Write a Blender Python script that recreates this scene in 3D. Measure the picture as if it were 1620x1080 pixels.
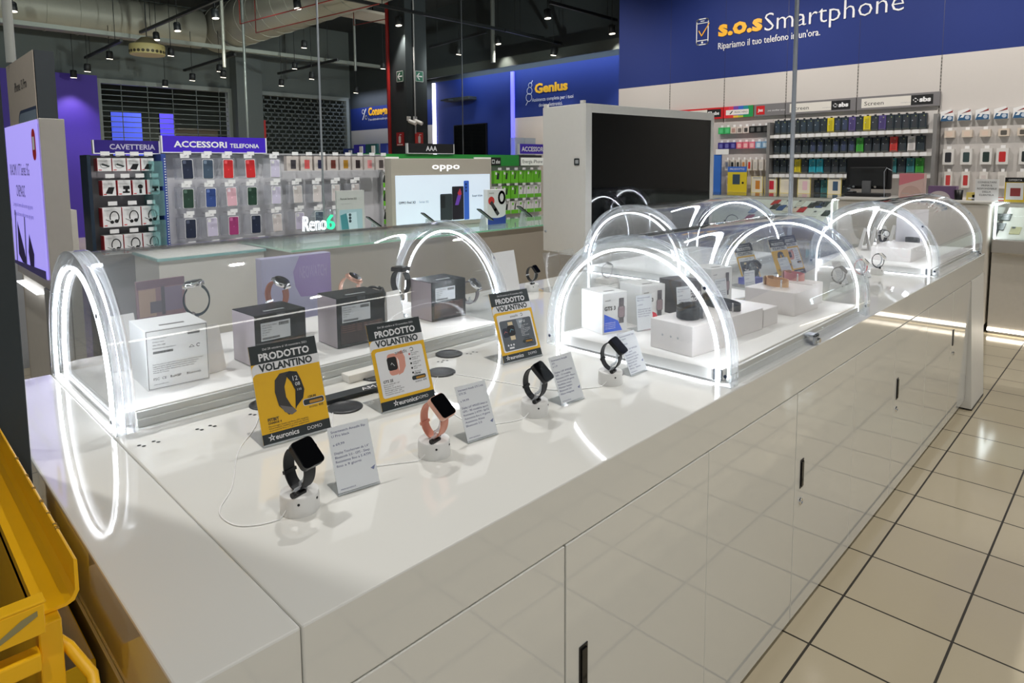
import bpy, math, random
from mathutils import Vector, Matrix
random.seed(7)
for o in list(bpy.data.objects):
    bpy.data.objects.remove(o)
SC = bpy.context.scene
COL = SC.collection
V3 = Vector
PI = math.pi

# ------------------------------------------------------------------ camera
# world: X along the island, Y across it (away from the aisle), Z up; metres
FPX, PPX, PPY, EYE = 1027.138, 810.0, 361.554, V3((0, 0, 1.5))
RX = V3((0.7013367, -0.71279345, -0.00723361))      # image right
RY = V3((-0.07355305, -0.0622698, -0.99534538))     # image down
RZ = V3((0.70902523, 0.6986043, -0.09610023))       # view direction
cam_data = bpy.data.cameras.new('camera')
cam = bpy.data.objects.new('camera', cam_data)
COL.objects.link(cam)
cam_data.sensor_width = 36.0
cam_data.lens = FPX / 1620 * 36
cam_data.shift_y = -(540 - PPY) / 1620
cam_data.clip_start = 0.02
cam_data.clip_end = 200
m = Matrix.Identity(4)
for i in range(3):
    m[i][0], m[i][1], m[i][2], m[i][3] = RX[i], -RY[i], -RZ[i], EYE[i]
cam.matrix_world = m
SC.camera = cam

def _ray(px, py):
    return RX * ((px - PPX) / FPX) + RY * ((py - PPY) / FPX) + RZ
def on_z(px, py, z):      # the point of the horizontal plane z seen at a photo position
    d = _ray(px, py); return EYE + d * ((z - EYE.z) / d.z)
def on_y(px, py, y):
    d = _ray(px, py); return EYE + d * (y / d.y)
def on_x(px, py, x):
    d = _ray(px, py); return EYE + d * (x / d.x)

# ------------------------------------------------------------------ world, exposure
w = bpy.data.worlds.new('world'); SC.world = w; w.use_nodes = True
w.node_tree.nodes['Background'].inputs[0].default_value = (0.9, 0.95, 1.0, 1)
w.node_tree.nodes['Background'].inputs[1].default_value = 0.30
SC.view_settings.view_transform = 'Standard'
SC.view_settings.look = 'None'
SC.view_settings.exposure = 0.0
SC.view_settings.gamma = 1.0
SC.view_settings.use_curve_mapping = False
SC.cycles.transparent_max_bounces = 40
SC.cycles.max_bounces = 10
SC.cycles.use_denoising = True
SC.cycles.sample_clamp_indirect = 6.0

# ------------------------------------------------------------------ lights of the shop (track lamps over the sales floor)
def area_light(name, loc, sx, sy, power, col=(1, 0.95, 0.86), rot=(0, 0, 0)):
    d = bpy.data.lights.new(name, 'AREA'); d.shape = 'RECTANGLE'; d.size = sx; d.size_y = sy
    d.energy = power; d.color = col
    o = bpy.data.objects.new(name, d); COL.objects.link(o); o.location = loc; o.rotation_euler = rot
    return o
def spot_light(name, loc, power, angle=90, blend=0.6, col=(1, 0.96, 0.90), rot=(0, 0, 0), r=0.05):
    d = bpy.data.lights.new(name, 'SPOT'); d.energy = power; d.spot_size = math.radians(angle)
    d.spot_blend = blend; d.color = col; d.shadow_soft_size = r
    o = bpy.data.objects.new(name, d); COL.objects.link(o); o.location = loc; o.rotation_euler = rot
    return o
# rows of track spots above the aisle and the island (above the picture's upper edge)
for x in (-1.2, 0.9, 3.0, 5.1, 7.2):
    spot_light('aisle_track_lamp', (x, -0.9, 4.3), 108, 110, 0.7)
for x in (-0.2, 2.0, 4.2, 6.2):
    spot_light('island_track_lamp', (x, 2.7, 4.3), 205, 100, 0.7, (1, 0.98, 0.95))
for x in (1.3, 2.7, 4.9):
    spot_light('gondola_track_lamp', (x, 4.0, 3.3), 88, 120, 0.8, (1, 0.98, 0.96), (math.radians(28), 0, 0))
for y in (0.3, 2.2, 4.1, 6.4):
    spot_light('wall_track_lamp', (6.3, y, 3.9), 135, 105, 0.8, (1, 0.94, 0.88), (0, math.radians(-48), 0))
area_light('fluorescent_row', (2.0, -2.6, 4.4), 6.0, 0.25, 50, (1, 0.97, 0.9))

# ------------------------------------------------------------------ materials
def lin(c):
    return tuple((v / 255 / 12.92) if v / 255 <= 0.04045 else ((v / 255 + 0.055) / 1.055) ** 2.4 for v in c)
_M = {}
def mat(rgb, rough=0.5, metal=0.0, emit=0.0, spec=0.5, var=0.04, coat=0.0, vs=30.0):
    key = (tuple(rgb), rough, metal, emit, spec, var, coat, vs)
    if key in _M: return _M[key]
    m = bpy.data.materials.new('material'); m.use_nodes = True
    nt = m.node_tree; b = nt.nodes['Principled BSDF']
    c = lin(rgb) + (1,)
    b.inputs['Base Color'].default_value = c
    b.inputs['Roughness'].default_value = rough
    b.inputs['Metallic'].default_value = metal
    b.inputs['Specular IOR Level'].default_value = spec
    b.inputs['Coat Weight'].default_value = coat; b.inputs['Coat Roughness'].default_value = 0.04
    if emit:
        b.inputs['Emission Color'].default_value = c
        b.inputs['Emission Strength'].default_value = emit
    elif var:
        tc = nt.nodes.new('ShaderNodeTexCoord'); nz = nt.nodes.new('ShaderNodeTexNoise')
        nz.inputs['Scale'].default_value = vs; nz.inputs['Detail'].default_value = 2
        mx = nt.nodes.new('ShaderNodeMix'); mx.data_type = 'RGBA'
        mx.inputs['A'].default_value = tuple(v * (1 - var) for v in c[:3]) + (1,)
        mx.inputs['B'].default_value = tuple(min(1, v * (1 + var)) for v in c[:3]) + (1,)
        nt.links.new(tc.outputs['Object'], nz.inputs['Vector'])
        nt.links.new(nz.outputs['Fac'], mx.inputs['Factor'])
        nt.links.new(mx.outputs['Result'], b.inputs['Base Color'])
    _M[key] = m
    return m
def clear(tint=(0.97, 0.98, 0.985), haze=0.03, ior=1.45, rough=0.02, white=(0.9, 0.93, 0.96)):
    key = ('clear', tint, haze, ior, rough, white)
    if key in _M: return _M[key]
    m = bpy.data.materials.new('clear_acrylic'); m.use_nodes = True
    nt = m.node_tree; nt.nodes.clear()
    out = nt.nodes.new('ShaderNodeOutputMaterial')
    tr = nt.nodes.new('ShaderNodeBsdfTransparent'); tr.inputs[0].default_value = tint + (1,)
    gl = nt.nodes.new('ShaderNodeBsdfGlossy'); gl.inputs['Roughness'].default_value = rough
    df = nt.nodes.new('ShaderNodeBsdfDiffuse'); df.inputs[0].default_value = white + (1,)
    tl = nt.nodes.new('ShaderNodeBsdfTranslucent'); tl.inputs[0].default_value = white + (1,)
    md = nt.nodes.new('ShaderNodeMixShader'); md.inputs[0].default_value = 0.5
    mh = nt.nodes.new('ShaderNodeMixShader'); mh.inputs[0].default_value = haze
    lw = nt.nodes.new('ShaderNodeLayerWeight'); lw.inputs[0].default_value = 0.5
    f0 = ((ior - 1) / (ior + 1)) ** 2
    pw = nt.nodes.new('ShaderNodeMath'); pw.operation = 'POWER'; pw.inputs[1].default_value = 5
    nt.links.new(lw.outputs['Facing'], pw.inputs[0])
    fr = nt.nodes.new('ShaderNodeMath'); fr.operation = 'MULTIPLY_ADD'; fr.inputs[1].default_value = 1 - f0; fr.inputs[2].default_value = f0
    nt.links.new(pw.outputs[0], fr.inputs[0])
    mg = nt.nodes.new('ShaderNodeMixShader')
    nt.links.new(df.outputs[0], md.inputs[1]); nt.links.new(tl.outputs[0], md.inputs[2])
    nt.links.new(tr.outputs[0], mh.inputs[1]); nt.links.new(md.outputs[0], mh.inputs[2])
    nt.links.new(fr.outputs[0], mg.inputs[0]); nt.links.new(mh.outputs[0], mg.inputs[1]); nt.links.new(gl.outputs[0], mg.inputs[2])
    nt.links.new(mg.outputs[0], out.inputs[0])
    _M[key] = m
    return m

WHITE_GLOSS = mat((226, 226, 221), 0.05, spec=0.7, var=0.0, coat=0.8)
WHITE = mat((228, 226, 220), 0.35, var=0.02)
WHITE_MATT = mat((235, 232, 228), 0.7, var=0.02)
PAPER = mat((236, 236, 236), 0.6, var=0.01)
CARD = mat((222, 226, 230), 0.25, var=0.01)
GREYW = mat((205, 202, 194), 0.35, var=0.02)
GREIGE = mat((178, 170, 158), 0.4, var=0.02)
GREY = mat((120, 120, 122), 0.5)
LGREY = mat((170, 172, 174), 0.45)
DGREY = mat((52, 56, 60), 0.5)
CHAR = mat((38, 44, 47), 0.55)
BLACK = mat((14, 14, 16), 0.35)
BLACK_GLOSS = mat((8, 9, 11), 0.05, var=0.0)
RUBBER = mat((24, 27, 30), 0.55)
SILVER = mat((200, 200, 200), 0.25, 1.0, var=0.0)
CHROME = mat((225, 225, 225), 0.08, 1.0, var=0.0)
STEEL = mat((186, 192, 200), 0.35, 0.5)
LED = mat((244, 248, 255), emit=80.0)
LED_SOFT = mat((246, 249, 255), emit=3.5)
LED_MID = mat((246, 249, 255), emit=9.0)
NAVY = mat((13, 42, 118), 0.7, var=0.02)
INK = mat((38, 48, 110), 0.6, var=0)
TXT_W = mat((240, 240, 242), 0.5, var=0)
TXT_Y = mat((255, 190, 40), 0.5, var=0)
TXT_K = mat((20, 20, 22), 0.5, var=0)
VIOLET = mat((70, 30, 190), 0.4, var=0.02)
GREEN = mat((40, 150, 60), 0.45)
RED = mat((205, 30, 35), 0.4)
YEL = mat((240, 190, 30), 0.45)
ACRYL = clear()
ACRYL_EDGE = clear((0.95, 0.97, 0.98), 0.36, 1.45, 0.1)
ACRYL_SOFT = clear((0.96, 0.97, 0.98), 0.13, 1.45, 0.06)
ACRYL_BAND = clear((0.97, 0.98, 0.985), 0.025, 1.45, 0.02)
PACK_CLEAR = clear((0.93, 0.93, 0.95), 0.16, 1.4, 0.12)
GLASS = clear((0.93, 0.97, 0.96), 0.015, 1.5, 0.01)

# ------------------------------------------------------------------ mesh builder
class Frame:
    def __init__(s, o, u=(1, 0, 0), v=(0, 0, 1)):
        s.o, s.u, s.v = V3(o), V3(u).normalized(), V3(v).normalized(); s.n = s.u.cross(s.v)
    def p(s, x, y, z=0.0): return s.o + s.u * x + s.v * y + s.n * z
_TXT = {}
def _text_mesh(t, bold, shear):
    k = (t, bold, shear)
    if k not in _TXT:
        c = bpy.data.curves.new('lettering', 'FONT'); c.body = t; c.size = 1; c.offset = bold; c.shear = shear
        c.resolution_u = 2; c.fill_mode = 'FRONT'
        o = bpy.data.objects.new('lettering', c); me = bpy.data.meshes.new_from_object(o)
        vs = [(v.co.x, v.co.y) for v in me.vertices]; fs = [tuple(p.vertices) for p in me.polygons]
        bpy.data.objects.remove(o); bpy.data.meshes.remove(me); bpy.data.curves.remove(c)
        _TXT[k] = (vs, fs)
    return _TXT[k]
class MB:
    def __init__(s): s.v, s.f, s.mi, s.sm, s.mats = [], [], [], [], []
    def _i(s, mt):
        if mt not in s.mats: s.mats.append(mt)
        return s.mats.index(mt)
    def add(s, vs, fs, mt, smooth=False):
        b = len(s.v); i = s._i(mt); s.v += [tuple(v) for v in vs]
        for f in fs: s.f.append(tuple(b + k for k in f)); s.mi.append(i); s.sm.append(smooth)
        return s
    def box(s, a, b, mt):
        x0, y0, z0 = (min(a[i], b[i]) for i in range(3)); x1, y1, z1 = (max(a[i], b[i]) for i in range(3))
        return s.add([(x0, y0, z0), (x1, y0, z0), (x1, y1, z0), (x0, y1, z0), (x0, y0, z1), (x1, y0, z1), (x1, y1, z1), (x0, y1, z1)],
                     [(0, 3, 2, 1), (4, 5, 6, 7), (0, 1, 5, 4), (1, 2, 6, 5), (2, 3, 7, 6), (3, 0, 4, 7)], mt)
    def fbox(s, fr, x0, y0, x1, y1, z0, z1, mt):      # box in a frame's axes
        vs = [fr.p(x, y, z) for z in (z0, z1) for x, y in ((x0, y0), (x1, y0), (x1, y1), (x0, y1))]
        return s.add(vs, [(0, 3, 2, 1), (4, 5, 6, 7), (0, 1, 5, 4), (1, 2, 6, 5), (2, 3, 7, 6), (3, 0, 4, 7)], mt)
    def prism(s, fr, pts, z0, z1, mt, smooth=False):
        n = len(pts); vs = [fr.p(x, y, z0) for x, y in pts] + [fr.p(x, y, z1) for x, y in pts]
        s.add(vs, [tuple(range(n - 1, -1, -1)), tuple(range(n, 2 * n))], mt)
        return s.add(vs, [(i, (i + 1) % n, n + (i + 1) % n, n + i) for i in range(n)], mt, smooth)
    def ring(s, fr, outer, inner, z0, z1, mt, mt_edge=None, closed=False):   # band between two open outlines of equal count
        n = len(outer); vs = []
        for z in (z0, z1):
            vs += [fr.p(x, y, z) for x, y in outer] + [fr.p(x, y, z) for x, y in inner]
        fs, fe = [], []
        for i in range(n if closed else n - 1):
            j = (i + 1) % n
            fs += [(i, n + i, n + j, j), (2 * n + i, 2 * n + j, 3 * n + j, 3 * n + i)]
            fe += [(i, j, 2 * n + j, 2 * n + i), (n + i, 3 * n + i, 3 * n + j, n + j)]
        if not closed:
            fe += [(0, 2 * n, 3 * n, n), (n - 1, 2 * n - 1, 4 * n - 1, 3 * n - 1)]
        s.add(vs, fs, mt, False); s.add(vs, fe, mt_edge or mt, True)
        return s
    def tube(s, pts, r, mt, n=8, closed=False, rr=None):
        pts = [V3(p) for p in pts]; N = len(pts); vs = []; up = None
        for i, p in enumerate(pts):
            a = pts[i - 1] if (i > 0 or closed) else p; b = pts[(i + 1) % N] if (i < N - 1 or closed) else p
            t = (b - a).normalized()
            if up is None: up = t.orthogonal().normalized()
            up = (up - t * up.dot(t)).normalized(); w_ = t.cross(up)
            q = rr[i] if rr else r
            vs += [p + (up * math.cos(2 * PI * k / n) + w_ * math.sin(2 * PI * k / n)) * q for k in range(n)]
        fs = [(i * n + k, i * n + (k + 1) % n, ((i + 1) % N) * n + (k + 1) % n, ((i + 1) % N) * n + k) for i in range(N if closed else N - 1) for k in range(n)]
        s.add(vs, fs, mt, True)
        if not closed:
            s.add(vs[:n], [tuple(range(n - 1, -1, -1))], mt); s.add(vs[-n:], [tuple(range(n))], mt)
        return s
    def cyl(s, p0, p1, r, mt, n=16, r1=None):
        return s.tube([p0, p1], r, mt, n, rr=[r, r if r1 is None else r1])
    def lathe(s, c, prof, mt, n=24, axis=None):      # prof: (radius, height) pairs about +Z (or axis) through c
        az = V3(axis or (0, 0, 1)).normalized(); ax = az.orthogonal().normalized(); ay = az.cross(ax); c = V3(c); vs = []
        for r, h in prof:
            vs += [c + az * h + (ax * math.cos(2 * PI * k / n) + ay * math.sin(2 * PI * k / n)) * max(r, 1e-5) for k in range(n)]
        fs = [(i * n + k, i * n + (k + 1) % n, (i + 1) * n + (k + 1) % n, (i + 1) * n + k) for i in range(len(prof) - 1) for k in range(n)]
        s.add(vs, fs, mt, True)
        s.add(vs[:n], [tuple(range(n - 1, -1, -1))], mt); s.add(vs[-n:], [tuple(range(n))], mt)
        return s
    def rect(s, fr, x0, y0, x1, y1, mt, z=0.0006):
        return s.add([fr.p(x0, y0, z), fr.p(x1, y0, z), fr.p(x1, y1, z), fr.p(x0, y1, z)], [(0, 1, 2, 3)], mt)
    def poly(s, fr, pts, mt, z=0.0006):
        return s.add([fr.p(x, y, z) for x, y in pts], [tuple(range(len(pts)))], mt)
    def disc(s, fr, x, y, r, mt, z=0.0006, n=20, ry=None):
        return s.poly(fr, [(x + r * math.cos(2 * PI * k / n), y + (ry or r) * math.sin(2 * PI * k / n)) for k in range(n)], mt, z)
    def line(s, fr, pts, wd, mt, z=0.0006, closed=False):
        P = list(pts) + ([pts[0]] if closed else [])
        for (xa, ya), (xb, yb) in zip(P[:-1], P[1:]):
            d = math.hypot(xb - xa, yb - ya) or 1e-9; nx, ny = -(yb - ya) / d * wd / 2, (xb - xa) / d * wd / 2
            ex, ey = (xb - xa) / d * wd / 3, (yb - ya) / d * wd / 3
            s.poly(fr, [(xa - nx - ex, ya - ny - ey), (xb - nx + ex, yb - ny + ey), (xb + nx + ex, yb + ny + ey), (xa + nx - ex, ya + ny - ey)], mt, z)
        return s
    def text(s, fr, t, x, y, mt, h=None, wd=None, al='l', z=0.0012, bold=0.0, shear=0.0, depth=0.0):
        vs, fs = _text_mesh(t, bold, shear)
        if not vs: return s
        x0 = min(v[0] for v in vs); x1 = max(v[0] for v in vs)
        k = (h / 0.7) if h else wd / (x1 - x0)
        kx = wd / (x1 - x0) if wd else k
        ox = {'l': -x0, 'c': -(x0 + x1) / 2, 'r': -x1}[al]
        s.add([fr.p(x + (vx + ox) * kx, y + vy * k, z) for vx, vy in vs], fs, mt)
        if depth:
            s.add([fr.p(x + (vx + ox) * kx, y + vy * k, z - depth) for vx, vy in vs], fs, mt)
        return s
    def build(s, name, parent=None, bevel=0.0, seg=2, loc=None, rot=None):
        me = bpy.data.meshes.new(name)
        me.from_pydata(s.v, [], s.f)
        for mt in s.mats: me.materials.append(mt)
        me.polygons.foreach_set('material_index', s.mi); me.polygons.foreach_set('use_smooth', s.sm)
        me.update()
        o = bpy.data.objects.new(name, me); COL.objects.link(o)
        if parent: o.parent = parent
        if loc is not None: o.location = loc
        if rot is not None: o.rotation_euler = rot
        if bevel:
            b = o.modifiers.new('bevel', 'BEVEL'); b.width = bevel; b.segments = seg; b.limit_method = 'ANGLE'; b.angle_limit = 0.6
            b.harden_normals = False
        return o
def tag(o, label, cat, group=None, kind=None):
    if label: o['label'] = label
    if cat: o['category'] = cat
    if group: o['group'] = group
    if kind: o['kind'] = kind
    return o
def thing(name, label, cat, loc=(0, 0, 0), rz=0.0, group=None, rot=None):
    o = bpy.data.objects.new(name, None); o.empty_display_size = 0.05; COL.objects.link(o)
    o.location = loc; o.rotation_euler = rot or (0, 0, rz)
    return tag(o, label, cat, group)
def struct(o): o['kind'] = 'structure'; return o
def kids(o): return [c for c in bpy.data.objects if c.parent == o]
def copy_tree(o, parent=None):
    c = o.copy(); COL.objects.link(c)
    if parent: c.parent = parent
    for ch in o.children: copy_tree(ch, c)
    return c
ORD = ['first', 'second', 'third', 'fourth', 'fifth', 'sixth', 'seventh', 'eighth', 'ninth', 'tenth', 'eleventh', 'twelfth',
       'thirteenth', 'fourteenth', 'fifteenth', 'sixteenth', 'seventeenth', 'eighteenth', 'nineteenth', 'twentieth', 'twenty-first',
       'twenty-second', 'twenty-third', 'twenty-fourth', 'twenty-fifth', 'twenty-sixth']
ROWN = ['top', 'second', 'third', 'fourth', 'fifth', 'sixth']
def arc(cx, cy, r, a0, a1, n, ry=None):
    return [(cx + r * math.cos(a0 + (a1 - a0) * k / n), cy + (ry or r) * math.sin(a0 + (a1 - a0) * k / n)) for k in range(n + 1)]
def rrect(x0, y0, x1, y1, r, n=5):
    return arc(x1 - r, y0 + r, r, -PI / 2, 0, n) + arc(x1 - r, y1 - r, r, 0, PI / 2, n) + arc(x0 + r, y1 - r, r, PI / 2, PI, n) + arc(x0 + r, y0 + r, r, PI, 1.5 * PI, n)
FACE_X = -PI / 2      # turn for things that face -X (the end wall)

# ================================================================== THE SETTING
def floor_material():
    m = bpy.data.materials.new('floor_tiles'); m.use_nodes = True
    nt = m.node_tree; N = nt.nodes; L = nt.links; b = N['Principled BSDF']
    tc = N.new('ShaderNodeTexCoord'); sp = N.new('ShaderNodeSeparateXYZ'); L.new(tc.outputs['Object'], sp.inputs[0])
    def math_(op, a, bb=None):
        n = N.new('ShaderNodeMath'); n.operation = op
        for i, q in enumerate((a, bb)):
            if q is None: continue
            if isinstance(q, (int, float)): n.inputs[i].default_value = q
            else: L.new(q, n.inputs[i])
        return n.outputs[0]
    P = 0.319; es = []; cells = []
    for ax, off in (('X', 2.005), ('Y', 0.678)):
        t = math_('DIVIDE', math_('SUBTRACT', sp.outputs[ax], off - 100 * P), P)
        fr = math_('FRACT', t); cells.append(math_('FLOOR', t))
        es.append(math_('GREATER_THAN', math_('ABSOLUTE', math_('SUBTRACT', fr, 0.5)), 0.5 - 0.0115))
    g = math_('MAXIMUM', es[0], es[1])
    cb = N.new('ShaderNodeCombineXYZ'); L.new(cells[0], cb.inputs[0]); L.new(cells[1], cb.inputs[1])
    wn = N.new('ShaderNodeTexWhiteNoise'); L.new(cb.outputs[0], wn.inputs[0])
    nz = N.new('ShaderNodeTexNoise'); nz.inputs['Scale'].default_value = 3.0; L.new(tc.outputs['Object'], nz.inputs[0])
    ad = math_('ADD', math_('MULTIPLY', wn.outputs[0], 0.5), math_('MULTIPLY', nz.outputs[0], 0.5))
    mx = N.new('ShaderNodeMix'); mx.data_type = 'RGBA'; L.new(ad, mx.inputs['Factor'])
    mx.inputs['A'].default_value = lin((196, 184, 158)) + (1,); mx.inputs['B'].default_value = lin((204, 193, 168)) + (1,)
    m2 = N.new('ShaderNodeMix'); m2.data_type = 'RGBA'; L.new(g, m2.inputs['Factor']); L.new(mx.outputs['Result'], m2.inputs['A'])
    m2.inputs['B'].default_value = lin((58, 54, 46)) + (1,)
    L.new(m2.outputs['Result'], b.inputs['Base Color'])
    rg = math_('ADD', math_('MULTIPLY', g, 0.4), 0.10); L.new(rg, b.inputs['Roughness'])
    return m
FLOOR = floor_material()
struct(MB().box((-7, -7, -0.1), (15, 21, 0), FLOOR).build('floor'))
CEIL = mat((38, 43, 45), 0.8)
DWALL = mat((50, 57, 60), 0.7)
struct(MB().box((-7, -7, 5.4), (15, 21, 5.5), CEIL).build('ceiling'))
# end wall with the service lettering: white below, blue above
SOSX, SOSY = 8.3, 5.875
wm = MB()
wm.box((SOSX, -7, 0), (SOSX + 0.15, SOSY, 2.65), mat((206, 201, 196), 0.55, var=0.01))
wm.box((SOSX, -7, 2.65), (SOSX + 0.15, SOSY, 4.6), NAVY)
wm.box((SOSX, -7, 4.6), (SOSX + 0.15, SOSY, 5.4), CEIL)
wm.box((SOSX + 0.15, SOSY - 0.15, 0), (10.5, SOSY, 5.4), mat((206, 201, 196), 0.55, var=0.01))
struct(wm.build('wall_right'))
for k in range(-3, 5):          # slotted uprights between the wall panels
    y = 1.69 + 0.825 * k
    b = MB().box((SOSX - 0.002, y - 0.006, 0.3), (SOSX + 0.01, y + 0.006, 2.65), mat((150, 146, 140), 0.5))
    b.box((SOSX - 0.0015, y - 0.003, 2.65), (SOSX + 0.01, y + 0.003, 4.6), mat((20, 34, 92), 0.5))
    fr = Frame((SOSX - 0.002, y, 0), (0, -1, 0))
    for q in range(26): b.rect(fr, -0.004, 1.68 + q * 0.037, 0.004, 1.70 + q * 0.037, mat((60, 58, 56), 0.6), 0.001)
    struct(b.build('trim_%d' % (k + 4)))
# far wall behind (assistance counters) and the mall shutters' wall
GX, GY = 10.5, 17.0
gm = MB()
gm.box((GX, SOSY, 0), (GX + 0.15, 10.26, 2.56), mat((206, 198, 190), 0.55))
gm.box((GX, 10.26, 0), (GX + 0.15, 13.06, 3.6), NAVY); gm.box((GX, SOSY, 2.56), (GX + 0.15, 10.26, 3.6), NAVY)
gm.box((GX, 13.06, 2.56), (GX + 0.15, GY, 3.2), NAVY)
gm.box((GX, 13.06, 0), (GX + 0.15, GY, 2.56), mat((190, 188, 186), 0.55))
gm.box((GX, 13.06, 3.2), (GX + 0.15, GY, 5.4), DWALL); gm.box((GX, SOSY, 3.6), (GX + 0.15, 13.06, 5.4), DWALL)
struct(gm.build('wall_right_far'))
bm = MB()
for x0, x1 in ((-7, 4.0), (7.0, 7.67), (10.42, 15)): bm.box((x0, GY, 0), (x1, GY + 0.2, 3.5), DWALL)
bm.box((-7, GY, 3.5), (15, GY + 0.2, 5.4), mat((92, 100, 98), 0.7))
struct(bm.build('wall_back'))
struct(MB().box((-7, 20.9, 0), (15, 21, 5.4), mat((62, 70, 66), 0.7)).build('wall_mall'))
# violet wall section beside the shutters
struct(MB().box((1.7, GY - 0.25, 0), (3.98, GY - 0.01, 3.55), mat((62, 38, 150), 0.6)).build('wall_violet'))
spot_light('violet_wash_lamp', (3.3, 15.6, 3.4), 60, 80, 0.8, (0.5, 0.35, 1.0), (math.radians(35), 0, 0))
area_light('wall_washer', (10.15, 9.0, 3.75), 0.08, 6.0, 40, (0.6, 0.75, 1.0), (0, math.radians(-25), 0))
area_light('wall_washer', (10.15, 14.9, 3.5), 0.08, 3.6, 20, (0.75, 0.8, 1.0), (0, math.radians(-25), 0))

# added fill lights without fixtures, brightening the back wall and the ducts
for x in (0.5, 4.5, 8.5):
    spot_light('back_wall_fill', (x, 9.5, 3.6), 260, 120, 0.9, (0.92, 1.0, 0.95), (math.radians(80), 0, 0))
    spot_light('duct_bounce_fill', (x, 8.0, 2.6), 130, 140, 0.9, (0.95, 1.0, 0.92), (math.radians(150), 0, 0))  # unseen uplight added in place of light bounced up from below
# column with signs
COLM = mat((46, 54, 58), 0.7)
struct(MB().box((7.37, 10.0, 0), (7.86, 10.5, 5.4), COLM).build('column'))
struct(MB().box((7.0, 16.6, 0), (7.66, 17.0, 5.4), mat((88, 96, 96), 0.6)).build('column_back'))

# ================================================================== THE ISLAND
TOP = 0.92
X0, X1, YF, YR = 0.213, 5.05, 0.735, 2.2
def island():
    # worktop: end piece and main piece share one continuous slab with a joint
    t = thing('worktop', 'long glossy white worktop of the watch island', 'worktop', (0, 0, 0))
    MB().box((X0, YF, 0.80), (0.359, YR, TOP), WHITE_GLOSS).build('end_section', t, 0.003)
    main = MB().box((0.3605, YF, 0.80), (X1, YR, TOP), WHITE_GLOSS)
    main.build('main_section', t, 0.003)
    h = MB(); fr = Frame((0, 0, TOP), (1, 0, 0), (0, 1, 0))
    for x in (0.385, 0.413, 0.502, 0.530, 0.622, 0.645, 1.19, 1.21, 1.305, 1.33, 1.44, 1.46):
        for dx, dy in ((0, 0), (0.006, -0.011)): h.disc(fr, x + dx, 1.486 + dy, 0.0042, BLACK, 0.0004, 10)
    for x in (0.66, 0.90, 1.13, 1.36, 1.42):
        for dx, dy in ((0, 0), (0.012, -0.008)): h.disc(fr, x + dx, 1.40 + dy, 0.004, BLACK, 0.0004, 10)
    h.build('vent_holes', t)
    for x, y in ((0.68, 1.522), (1.262, 1.522), (1.13, 1.40), (0.80, 1.36), (0.985, 1.505)):
        g = MB().lathe((x, y, TOP - 0.001), [(0.042, 0), (0.042, 0.004), (0.037, 0.006), (0.034, 0.004), (0.005, 0.0045)], mat((54, 56, 58), 0.35))
        g.build('cable_grommet', t)
    # cabinets below
    edges = [X0, 0.359, 0.88, 1.99, 3.07, 4.18, 4.655]
    labels = ['narrow white end panel cabinet under the worktop beside the yellow rack',
              'blank white cabinet front beside the end panel of the island',
              'white cabinet with a half hidden black handle nearest the picture bottom',
              'white cabinet under the curved case with the silver lock, second with a handle',
              'white cabinet with handle third along the aisle side of the island',
              'white cabinet with handle next to the projecting end panel']
    for i in range(6):
        a, b_ = edges[i], edges[i + 1]
        c = thing('base_cabinet', labels[i], 'cabinet', ((a + b_) / 2, YF, 0), 0, 'white cabinets of the island'); hw = (b_ - a) / 2
        MB().box((-hw + .0005, 0.02, 0.06), (hw - .0005, 1.44, 0.80), WHITE_GLOSS).build('body', c)
        MB().box((-hw, 0.06, 0.0), (hw, 1.40, 0.06), mat((120, 116, 108), 0.4)).build('base', c)
        MB().box((-hw, 0.028, 0.012), (hw, 0.06, 0.058), mat((214, 210, 200), 0.2)).build('plinth', c)
        if i == 0:
            MB().box((-hw - 0.0, 0.16, 0.06), (-hw - 0.004, 1.44, 0.796), WHITE_GLOSS).build('side_panel', c)
        if i < 2 or i == 5:
            MB().box((-hw + 0.001, 0.0, 0.055), (hw - 0.001, 0.02, 0.797), WHITE_GLOSS).build('front_panel', c, 0.0015)
            if i == 5:
                MB().box((-hw + 0.035, -0.0035, 0.49), (-hw + 0.058, 0.0, 0.58), BLACK).build('handle', c, 0.002)
                MB().cyl((-hw + 0.075, -0.006, 0.44), (-hw + 0.075, 0.0, 0.44), 0.010, CHROME).build('lock', c)
            continue
        mid = -hw + (0.55 if i > 1 else hw)
        for k, (p, q) in enumerate(((-hw, mid), (mid, hw))):
            d = MB().box((p + 0.0035 if k == 0 else p + 0.0008, 0.0, 0.055), (q - 0.0008, 0.02, 0.797), WHITE_GLOSS).build('door', c, 0.0015)
            if k == 0:
                hm = MB().box((p + 0.042, -0.002, 0.478), (p + 0.068, 0.0, 0.572), BLACK)
                hm.box((p + 0.047, -0.005, 0.484), (p + 0.063, -0.002, 0.566), BLACK_GLOSS)
                hm.build('handle', d, 0.002)
                MB().lathe((p + 0.052, 0.0, 0.435), [(0.011, 0), (0.011, 0.004), (0.008, 0.006), (0.0078, 0.003), (0.001, 0.003)], CHROME, 16, (0, -1, 0)).build('lock', d)
    e = thing('end_upright', 'white projecting upright closing the far end of the island', 'panel', (4.87, 1.4, 0))
    MB().prism(Frame((-0.21, 0, 0), (0, 1, 0), (0, 0, 1)), [(-0.703, 0.012), (0.78, 0.012), (0.78, 0.797), (-0.666, 0.797)], 0, 0.39, WHITE).build('upright_panel', e)
    MB().box((-0.20, -0.705, 0.0), (0.175, 0.77, 0.012), mat((60, 58, 52), 0.5)).build('foot', e)
island()

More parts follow.
